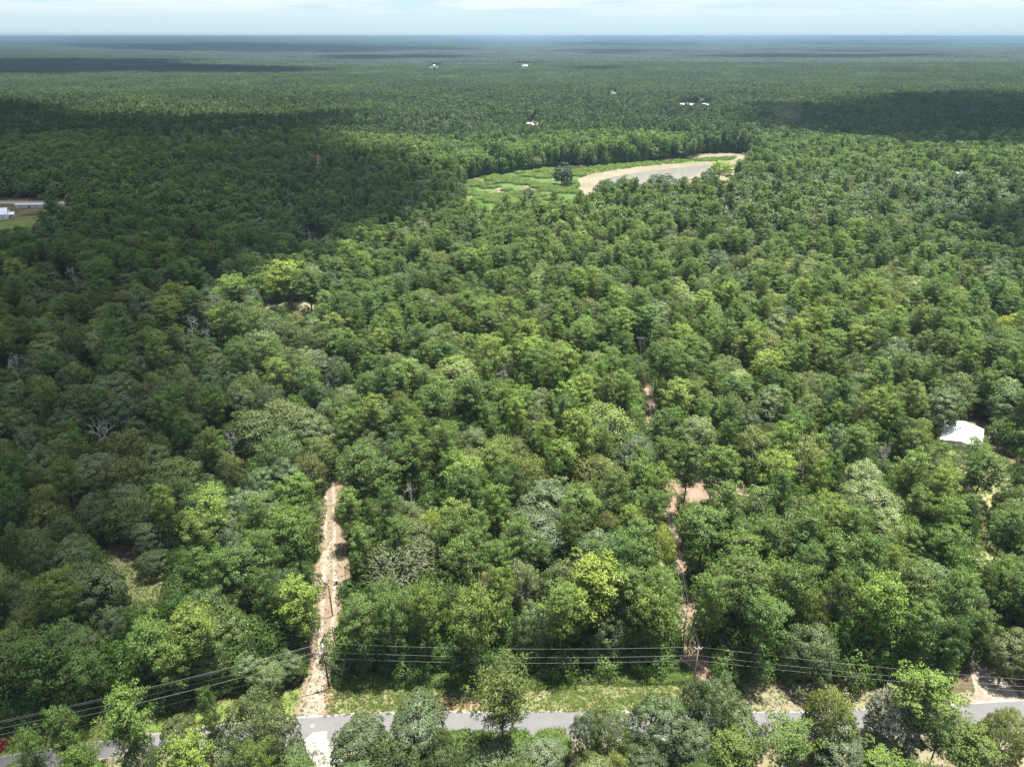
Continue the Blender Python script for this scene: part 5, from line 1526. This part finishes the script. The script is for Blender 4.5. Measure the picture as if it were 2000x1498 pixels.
# ------------------------------------------------------------------ gate
ga, gb = at(609, 1246), at(651, 1241)
L = (gb - ga).length; an = math.atan2(gb.y - ga.y, gb.x - ga.x)
e = empty('gate', ga, an); tag(e, 'low tubular metal gate closed across the dirt track', 'gate')
for z, m in ((0.28, M_white), (0.62, M_metal), (0.95, M_metal), (1.3, M_metal)):
    mb = MB(); mb.tube([(0.1, 0, z), (L - .1, 0, z)], 0.035, 6); mb.build('rail', m, e)
for k in range(5):
    mb = MB(); x = 0.12 + (L - .24) * k / 4; mb.tube([(x, 0, 0.26), (x, 0, 1.32)], 0.03, 6); mb.build('upright', M_metal, e)
for x, h in ((0, 1.9), (L, 2.5)):
    mb = MB(); mb.tube([(x, 0, -.2), (x, 0, h)], 0.09, 8); mb.build('gate_post', M_pole, e)
mb = MB(); mb.box((L - .18, 0, 0.95), (0.12, 0.08, 0.12)); mb.build('latch', M_black, e)


def post(u, v, h, r, mat, label, cat='post', name='post'):
    e = at(u, v); mb = MB()
    mb.tube([(0, 0, -.2), (0, 0, h), (0, 0, h + r * .6)], [r, r, r * .5], 8)
    mb.box((0, 0, h * .82), (r * 2.3, r * 2.3, 0.06))
    o = mb.build(name, mat, None, True); o.location = e
    return tag(o, label, cat)


post(629, 1354, 1.7, 0.06, M_pole, 'short dark post in the clay beside the gravel entrance')
post(631, 893, 1.6, 0.12, M_pole, 'stub post at the far end of the left track')
post(648, 1358, 0.35, 0.18, M_stone, 'small pale stump marker under the transformer pole', 'marker', 'marker')

# utility pedestal beside the track
e = empty('utility_pedestal', at(657, 1141), 0.3); tag(e, 'white utility box on short legs beside the left track', 'utility box')
mb = MB(); mb.box((0, 0, 0.75), (0.9, 0.45, 0.9)); mb.build('cabinet', M_white, e)
mb = MB(); mb.box((0, 0, 1.23), (1.0, 0.55, 0.06)); mb.build('lid', M_metal, e)
mb = MB(); mb.box((0.1, -0.24, 0.7), (0.5, 0.03, 0.6)); mb.build('door', M_black, e)
for x in (-.35, .35):
    mb = MB(); mb.box((x, 0, 0.15), (0.08, 0.3, 0.3)); mb.build('leg', M_metal, e)

# small white notice board on a tree edge
e = empty('notice_board', at(590, 1243), 0.2); tag(e, 'small blank white board on a stake left of the gate', 'sign')
mb = MB(); mb.tube([(0, 0, 0), (0, 0, 1.9)], 0.05, 6); mb.build('stake', M_polew, e)
mb = MB(); mb.box((0, -.06, 1.75), (0.75, 0.03, 0.5)); mb.build('board', M_white, e)

# ------------------------------------------------------------------ red car at the left edge
def car(loc, rz, scale=1.0):
    M_red = plain('red_paint', (0.55, 0.012, 0.02), 0.25, 0.6)
    M_glass = plain('car_glass', (0.02, 0.025, 0.03), 0.08, 0.8)
    M_lamp = plain('lamp_lens', (0.75, 0.75, 0.72), 0.15, 0.7)
    M_rear = plain('rear_lens', (0.35, 0.01, 0.01), 0.2, 0.6)
    e = empty('car', loc, rz, scale); tag(e, 'red hatchback car seen from above at the lower left edge, half hidden by pines', 'car')
    import bmesh
    # body as lofted sections along x
    prof = [(-2.1, .42, .75, .74), (-2.0, .30, .92, .82), (-1.3, .24, .98, .86), (0, .22, .94, .88), (1.1, .24, .92, .88), (1.8, .28, .80, .84), (2.1, .38, .62, .72)]
    vs = []; fs = []
    for (x, z0, z1, w) in prof:
        vs += [(x, -w, z0), (x, -w * 1.02, (z0 + z1) / 2), (x, -w * .9, z1), (x, 0, z1 + .05), (x, w * .9, z1), (x, w * 1.02, (z0 + z1) / 2), (x, w, z0)]
    for i in range(len(prof) - 1):
        for k in range(6):
            a = i * 7 + k; fs.append((a, a + 1, a + 8, a + 7))
        fs.append((i * 7 + 6, i * 7, i * 7 + 7, i * 7 + 13))
    fs.append(tuple(range(7))[::-1]); fs.append(tuple((len(prof) - 1) * 7 + k for k in range(7)))
    mb = MB(); mb.add(vs, fs); body = mb.build('body', M_red, e, True)
    b = body.modifiers.new('soft', 'SUBSURF'); b.levels = 1; b.render_levels = 2
    def loft(name, z, mat, pr_, parent):
        v_ = []; f_ = []
        for (x, w, zz) in pr_: v_ += [(x, -w, zz), (x, w, zz)]
        n_ = len(pr_)
        for i in range(n_ - 1): f_.append((2 * i, 2 * i + 1, 2 * i + 3, 2 * i + 2))
        m_ = MB(); m_.add(v_, f_); o_ = m_.build(name, mat, parent)
        s_ = o_.modifiers.new('t', 'SOLIDIFY'); s_.thickness = 0.03
        return o_
    loft('windscreen', 0, M_glass, [(1.05, .80, .95), (0.45, .66, 1.38)], e)
    loft('roof', 0, M_red, [(0.46, .66, 1.40), (-0.2, .68, 1.47), (-1.0, .66, 1.44), (-1.35, .62, 1.38)], e)
    loft('rear_window', 0, M_glass, [(-1.36, .62, 1.37), (-1.9, .74, .98)], e)
    for s_ in (-1, 1):
        m_ = MB(); m_.add([(1.02, s_ * .82, .95), (0.42, s_ * .68, 1.38), (-1.33, s_ * .64, 1.36), (-1.85, s_ * .80, .95)], [(0, 1, 2, 3)]); m_.build('side_window', M_glass, e)
        m_ = MB(); m_.box((0.75, s_ * .98, 1.0), (0.18, 0.16, 0.12)); m_.build('mirror', M_red, e)
        m_ = MB(); m_.box((2.02, s_ * .55, .66), (0.14, 0.3, 0.14)); m_.build('headlight', M_lamp, e)
        m_ = MB(); m_.box((-2.06, s_ * .62, .8), (0.1, 0.22, 0.25)); m_.build('tail_light', M_rear, e)
        for x in (-1.3, 1.35):
            m_ = MB(); m_.tube([(x, s_ * .66, .33), (x, s_ * .88, .33)], .33, 18); w_ = m_.build('wheel', M_black, e)
            m_ = MB(); m_.tube([(x, s_ * .885, .33), (x, s_ * .90, .33)], .2, 12); m_.build('rim', M_metal, w_)
    m_ = MB(); m_.box((2.1, 0, .45), (0.12, 1.3, 0.2)); m_.build('bumper', M_black, e)
    m_ = MB(); m_.box((-2.12, 0, .45), (0.12, 1.3, 0.2)); m_.build('bumper', M_black, e)
    return e


car(at(-9, 1472), math.radians(-98))

# ------------------------------------------------------------------ buildings
M_roofw = plain('white_roof_metal', (0.82, 0.82, 0.82), 0.35, 0.5)
M_wall = plain('siding', (0.55, 0.55, 0.52), 0.8, 0.2)
M_roofg = plain('grey_green_roof', (0.45, 0.52, 0.47), 0.5, 0.4)
M_roofb = plain('pale_shingle_roof', (0.60, 0.58, 0.55), 0.8, 0.2)
M_dark = plain('dark_opening', (0.03, 0.03, 0.035), 0.3, 0.4)


def house(loc, rz, sx, sy, h, rise, roofm, label, cat='house', seams=0, name='house', wallm=None, detail=True, ov=0.5):
    e = empty(name, loc, rz); tag(e, label, cat)
    wallm = wallm or M_wall
    mb = MB()
    vs = [(-sx / 2, -sy / 2, 0), (sx / 2, -sy / 2, 0), (sx / 2, sy / 2, 0), (-sx / 2, sy / 2, 0), (-sx / 2, -sy / 2, h), (sx / 2, -sy / 2, h), (sx / 2, sy / 2, h), (-sx / 2, sy / 2, h), (-sx / 2, 0, h + rise), (sx / 2, 0, h + rise)]
    mb.add(vs, [(0, 1, 5, 4), (1, 2, 6, 9, 5), (2, 3, 7, 6), (3, 0, 4, 8, 7)]); mb.build('wall', wallm, e)
    for s_ in (-1, 1):
        mb = MB(); y1 = s_ * (sy / 2 + ov); z1 = h - rise * ov / (sy / 2)
        a = [(-sx / 2 - ov, 0, h + rise + .06), (sx / 2 + ov, 0, h + rise + .06), (sx / 2 + ov, y1, z1 + .06), (-sx / 2 - ov, y1, z1 + .06)]
        lo = [(x, y, z - .12) for x, y, z in a]
        mb.add(a + lo, [(0, 1, 2, 3), (7, 6, 5, 4), (0, 4, 5, 1), (1, 5, 6, 2), (2, 6, 7, 3), (3, 7, 4, 0)])
        r_ = mb.build('roof_panel', roofm, e)
        if seams:
            mb = MB()
            for k in range(seams):
                x = -sx / 2 - ov + (sx + 2 * ov) * (k + .5) / seams
                mb.box((x, y1 / 2, (h + rise + z1) / 2 + .09), (0.05, math.hypot(y1, h + rise - z1), 0.05), 0, 0, Matrix.Rotation(-s_ * math.atan2(h + rise - z1, abs(y1)), 3, 'X'))
            tag(mb.build('roof_seams', roofm, r_), kind='stuff')
    if detail:
        mb = MB(); mb.box((0, 0, h + rise + .1), (sx + 2 * ov, 0.3, 0.08)); mb.build('ridge_cap', roofm, e)
        mb = MB(); mb.box((0, -sy / 2 - .02, 1.05), (1.0, .06, 2.1)); d_ = mb.build('door', M_dark, e)
        for x in (-sx * .3, sx * .3):
            mb = MB(); mb.box((x, -sy / 2 - .02, 1.6), (1.3, .06, 1.0)); w_ = mb.build('window', M_white, e)
            mb = MB(); mb.box((x, -sy / 2 - .06, 1.6), (1.1, .03, .8)); mb.build('pane', M_dark, w_)
    return e


c = at(1876, 860)
house((c.x, c.y, 0), math.radians(56), 13.0, 9.2, 2.4, 0.9, M_roofw, 'house with a bright white metal roof in the clearing at right', seams=14, ov=1.0)
c = at(-4, 428)
house((c.x, c.y, 0), math.radians(20), 14, 9, 4.0, 3.5, plain('blue_white_metal', (0.70, 0.76, 0.82), .4, .4), 'pale blue white barn on the lawn at the upper left edge', 'barn', name='barn', wallm=M_white)
c = at(20, 425)
house((c.x, c.y, 0), math.radians(20), 6, 4.5, 2.6, 1.2, M_roofw, 'small white shed right beside the pale barn', 'shed', name='shed')
c = at(60, 406)
house((c.x, c.y, 0), math.radians(2), 20, 3.4, 2.8, 0.3, M_roofb, 'long low trailer home behind the lawn at upper left', 'trailer home', name='trailer_home')
c = at(1873, 368); zt = float(terrain(c.x, c.y))
house((c.x, c.y, zt + 8), 0.1, 14, 9, 3, 2.2, M_roofg, 'grey green gabled roof among the right-hand far trees')
FH = [(1332, 204, 9, 'pale roof at the left of the distant hamlet', M_roofb), (1352, 204, 9, 'grey roof in the middle of the distant hamlet', M_roofb), (1379, 204, 12, 'white roof at the right of the distant hamlet', M_roofw), (1198, 184, 11, 'pale roof among trees left of the distant hamlet', M_roofb),
      (1040, 243, 16, 'lone pale roof behind the marsh woods', M_roofb), (1255, 184, 12, 'small light roof left of the hamlet', M_roofw), (1026, 133, 15, 'bright white distant building in a bare lot', M_roofw), (848, 132, 9, 'white building beside a far straight road', M_roofw), (1409, 95, 30, 'tiny white building near the horizon', M_roofw)]
for (u, v, s_, lab, m) in FH:
    c = at(u, v); zt = float(terrain(c.x, c.y))
    c = at(u, v, zt + 12)
    house((c.x, c.y, zt + (8 if v > 150 else 10)), _rs.uniform(-.5, .5), s_, s_ * .6, 3.5 * (1 if v > 150 else 2.5), s_ * .14, m, lab, detail=False)

# towers and masts toward the horizon
def mast(u, v0, v1, lab, w=2.0):
    d = at(u, v0); zt = float(terrain(d.x, d.y)); H_ = max(30.0, (v0 - v1) * d.y / FPX / cp * 1.0)
    e = empty('mast', (d.x, d.y, zt)); tag(e, lab, 'mast', 'masts and pylons toward the horizon')
    mb = MB()
    for a in (0, 2.1, 4.2): mb.tube([(w * math.cos(a) * 1.6, w * math.sin(a) * 1.6, 0), (w * math.cos(a) * .4, w * math.sin(a) * .4, H_)], 0.35, 4)
    mb.build('legs', M_metal, e)
    mb = MB(); mb.box((0, 0, H_ * .8), (w * 6, 0.5, 0.6)); mb.build('arm', M_metal, e)
    mb = MB(); mb.tube([(0, 0, H_), (0, 0, H_ * 1.12)], 0.3, 5); mb.build('tip', M_white, e)


for (u, v0, v1, lab) in [(849, 104, 98, 'white mast left of the far white building'), (130, 98, 86, 'second pylon from the left edge'), (38, 95, 85, 'pylon nearest the left edge'), (220, 97, 86, 'third pylon from the left edge'), (677, 100, 92, 'pylon left of the white mast'), (1000, 106, 95, 'thin mast above the far white building')]:
    mast(u, v0, v1, lab)

# camper under the trees, dock on the shore, logs in the far yard
c = at(478, 884)
e = empty('camper', (c.x, c.y, 0), 0.15); tag(e, 'white camper partly hidden under trees beside the dead grey tree', 'camper')
mb = MB(); mb.box((0, 0, 1.6), (6.5, 2.4, 2.3)); o = mb.build('body', M_white, e); b_ = o.modifiers.new('b', 'BEVEL'); b_.width = .2; b_.segments = 3
mb = MB(); mb.box((0, 0, 2.8), (6.3, 2.2, .12)); mb.box((1, 0, 2.95), (.8, .8, .2)); mb.build('roof', M_roofw, e)
mb = MB(); mb.box((-1.5, -1.22, 1.9), (1.2, .05, .6)); mb.build('window', M_dark, e)
mb = MB(); mb.box((1.2, -1.22, 1.5), (.7, .05, 1.7)); mb.build('door', M_wall, e)
for x in (-.6, .4):
    mb = MB(); mb.tube([(x, -1.25, .4), (x, -1.0, .4)], .38, 14); mb.build('wheel', M_black, e)

c = at(1357, 358)
e = empty('dock', (c.x, c.y, 0), 0.05); tag(e, 'small wooden dock on the sandy pond shore', 'dock')
for k in range(12):
    mb = MB(); mb.box((-5.5 + k, 0, 0.9), (0.92, 2.4, .1)); mb.build('plank', M_polew, e)
for x in (-5.5, -2, 2, 5.5):
    for y in (-1, 1):
        mb = MB(); mb.tube([(x, y, -.3), (x, y, 1.9)], .12, 6); mb.build('piling', M_pole, e)
mb = MB(); mb.box((0, 1.1, 1.8), (11, .1, .12)); mb.build('handrail', M_polew, e)

for k, (u, v, a) in enumerate([(52, 422, .1), (60, 420, .3), (68, 421, -.1)]):
    c = at(u, v); mb = MB(); mb.tube([(-3, 0, .35), (0, .1, .4), (3, 0, .35)], [.38, .34, .3], 9)
    for q in (-1.5, 1.2): mb.tube([(q, 0, .4), (q + .3, .5, .8)], [.1, .05], 5)
    o = mb.build('log', M_bark, None, True); o.location = (c.x, c.y, 0); o.rotation_euler = (0, 0, a)
    tag(o, f"{['left', 'middle', 'right'][k]} one of three brown logs lying on the upper left lawn", 'log', 'logs on the upper left lawn')

# ------------------------------------------------------------------ clouds (above the camera, outside the haze); their shade falls on the woods
mc, nc, oc = new_mat('cloud_vapour')
pv = nc.nodes.new('ShaderNodeVolumePrincipled'); pv.inputs['Color'].default_value = (1, 1, 1, 1)
pv.inputs['Density'].default_value = CLOUD_DENSITY; pv.inputs['Anisotropy'].default_value = 0.4
nc.links.new(pv.outputs[0], oc.inputs['Volume'])
CLOUD_Z = 1000.0


def cloud(pxs, ramp, thick, res=64, zc=CLOUD_Z, wob=0.25):
    A = poly_xy([(u, v) for u, v in pxs])
    A = np.array([tuple(at(u, v, 15.0)[:2]) for u, v in pxs])
    k = (zc - 15.0) / sun_dir.z
    off = np.array([sun_dir.x * k, sun_dir.y * k])
    mn = A.min(0) - ramp; mx_ = A.max(0) + ramp
    nx = int(min(260, max(20, (mx_[0] - mn[0]) / (ramp * .25)))); ny = int(min(260, max(20, (mx_[1] - mn[1]) / (ramp * .25))))
    gx = np.linspace(mn[0], mx_[0], nx); gy = np.linspace(mn[1], mx_[1], ny)
    X, Y = np.meshgrid(gx, gy)
    ra = ramp
    ramp = ramp * np.clip(np.hypot(X, Y) / 650.0, 0.3, 1.0)
    wx = X + ramp * 0.7 * vnoise(X, Y, ra * 1.1, 1.0); wy = Y + ramp * 0.7 * vnoise(X, Y, ra * 1.3, 4.0)
    wx = wx + ramp * 0.8 * vnoise(X, Y, ra * 3.1, 6.0) + ramp * 0.4 * vnoise(X, Y, ra * 0.6, 2.5); wy = wy + ramp * 0.8 * vnoise(X, Y, ra * 2.7, 8.0)
    ins = inside(A, wx, wy)
    d = np.full(X.shape, 1e18)
    for i in range(len(A)):
        a = A[i]; b = A[(i + 1) % len(A)]; ab = b - a
        t = np.clip(((wx - a[0]) * ab[0] + (wy - a[1]) * ab[1]) / (ab @ ab + 1e-9), 0, 1)
        d = np.minimum(d, np.hypot(wx - a[0] - t * ab[0], wy - a[1] - t * ab[1]))
    sd = np.where(ins, d, -d) + ramp * 0.4
    th = sm(0, 1, sd / (ramp * 1.6)) * (1 + wob * vnoise(X, Y, ra * 2.2, 2.0)) * thick
    th[0, :] = th[-1, :] = 0; th[:, 0] = th[:, -1] = 0
    th = np.where(th < thick * 0.01, 0, th)
    n_ = nx * ny
    top = np.stack([X + off[0], Y + off[1], zc + th * 0.8], -1).reshape(-1, 3)
    bot = np.stack([X + off[0], Y + off[1], zc - th * 0.2], -1).reshape(-1, 3)
    zero = (th <= 0).ravel()
    V = np.concatenate([top, bot])
    i = (np.arange(ny - 1)[:, None] * nx + np.arange(nx - 1)[None, :])
    Q = np.stack([i, i + 1, i + nx + 1, i + nx], -1).reshape(-1, 4)
    use = ~zero[Q].all(1); Q = Q[use]
    Qb = Q[:, ::-1] + n_
    Qb = np.where(zero[Qb - n_], Qb - n_, Qb)
    me = join_parts([(V, np.concatenate([Q, Qb]), 0, None)], 'cloud')
    o = mesh_obj('cloud', me, [mc])
    tag(o, 'white cloud above the woods whose shade falls on them', kind='stuff')
    return o


cloud([(-700, 205), (0, 207), (130, 212), (190, 232), (300, 236), (470, 236), (620, 228), (695, 232), (655, 262), (700, 285), (800, 318), (895, 345), (905, 390), (850, 428), (760, 452), (640, 500), (520, 520), (440, 560), (420, 600),
       (480, 690), (545, 745), (560, 790), (470, 830), (560, 880), (520, 915), (400, 935), (352, 1000), (330, 1090), (262, 1140), (225, 1200), (210, 1300), (190, 1370), (60, 1400), (-400, 1430), (-900, 1100)], 30, 190)
cloud([(1440, 228), (1560, 215), (1680, 205), (1760, 188), (1900, 185), (2100, 186), (2400, 200), (2400, 290), (2000, 292), (1900, 300), (1750, 288), (1640, 282), (1560, 262), (1490, 246)], 70, 190)
cloud([(1830, 405), (1920, 385), (2100, 375), (2300, 400), (2300, 560), (2060, 540), (1980, 480), (1880, 470)], 24, 110)
for q in [[(-500, 106), (0, 110), (330, 114), (400, 122), (640, 138), (520, 147), (200, 146), (90, 150), (-500, 150)], [(100, 90), (400, 86), (900, 93), (960, 98), (500, 101), (250, 98)], [(150, 126), (320, 124), (500, 128), (330, 132)], [(1300, 108), (1600, 106), (1900, 112), (1500, 114)],
          [(620, 112), (880, 109), (985, 112), (900, 116), (640, 117)], [(1080, 99), (1200, 96), (1340, 101), (1200, 104)], [(1100, 134), (1200, 131), (1290, 137), (1190, 141)],
          [(-200, 86), (150, 85.5), (330, 87), (200, 89), (-200, 90)], [(1500, 100), (1700, 97), (1860, 100), (1650, 103)], [(1050, 87), (1300, 86.5), (1480, 88), (1200, 90)], [(1500, 85.5), (1900, 86), (2300, 87), (1700, 88.5)]]:
    cloud(q, 130 if min(p[1] for p in q) > 100 else 260, 300)

# ------------------------------------------------------------------ smoke rising behind the pond, then the haze
ms_, ns_, os_ = new_mat('smoke')
pv = ns_.nodes.new('ShaderNodeVolumePrincipled'); pv.inputs['Color'].default_value = (0.95, 0.96, 1, 1); pv.inputs['Density'].default_value = 0.0009
ns_.links.new(pv.outputs[0], os_.inputs['Volume'])
c = at(1500, 312); zt = float(terrain(c.x, c.y))
mb = MB(); mb.tube([(c.x, c.y, zt + 1), (c.x + 2, c.y, zt + 12), (c.x + 8, c.y + 5, zt + 26), (c.x + 16, c.y + 10, zt + 44), (c.x + 20, c.y + 12, zt + 60)], [2, 6, 12, 18, 3], 18)
tag(mb.build('smoke', ms_, None, True), 'thin smoke drifting up from the trees behind the pond', kind='stuff')

mh, nh, oh = new_mat('haze_air')
pv = nh.nodes.new('ShaderNodeVolumePrincipled'); pv.inputs['Color'].default_value = (0.24, 0.38, 0.51, 1); pv.inputs['Density'].default_value = HAZE_DENSITY
pv.inputs['Anisotropy'].default_value = 0.0
nh.links.new(pv.outputs[0], oh.inputs['Volume'])
mb = MB(); mb.box((0, 14000, 40), (76000, 46000, 180))
tag(mb.build('haze', mh), kind='stuff')
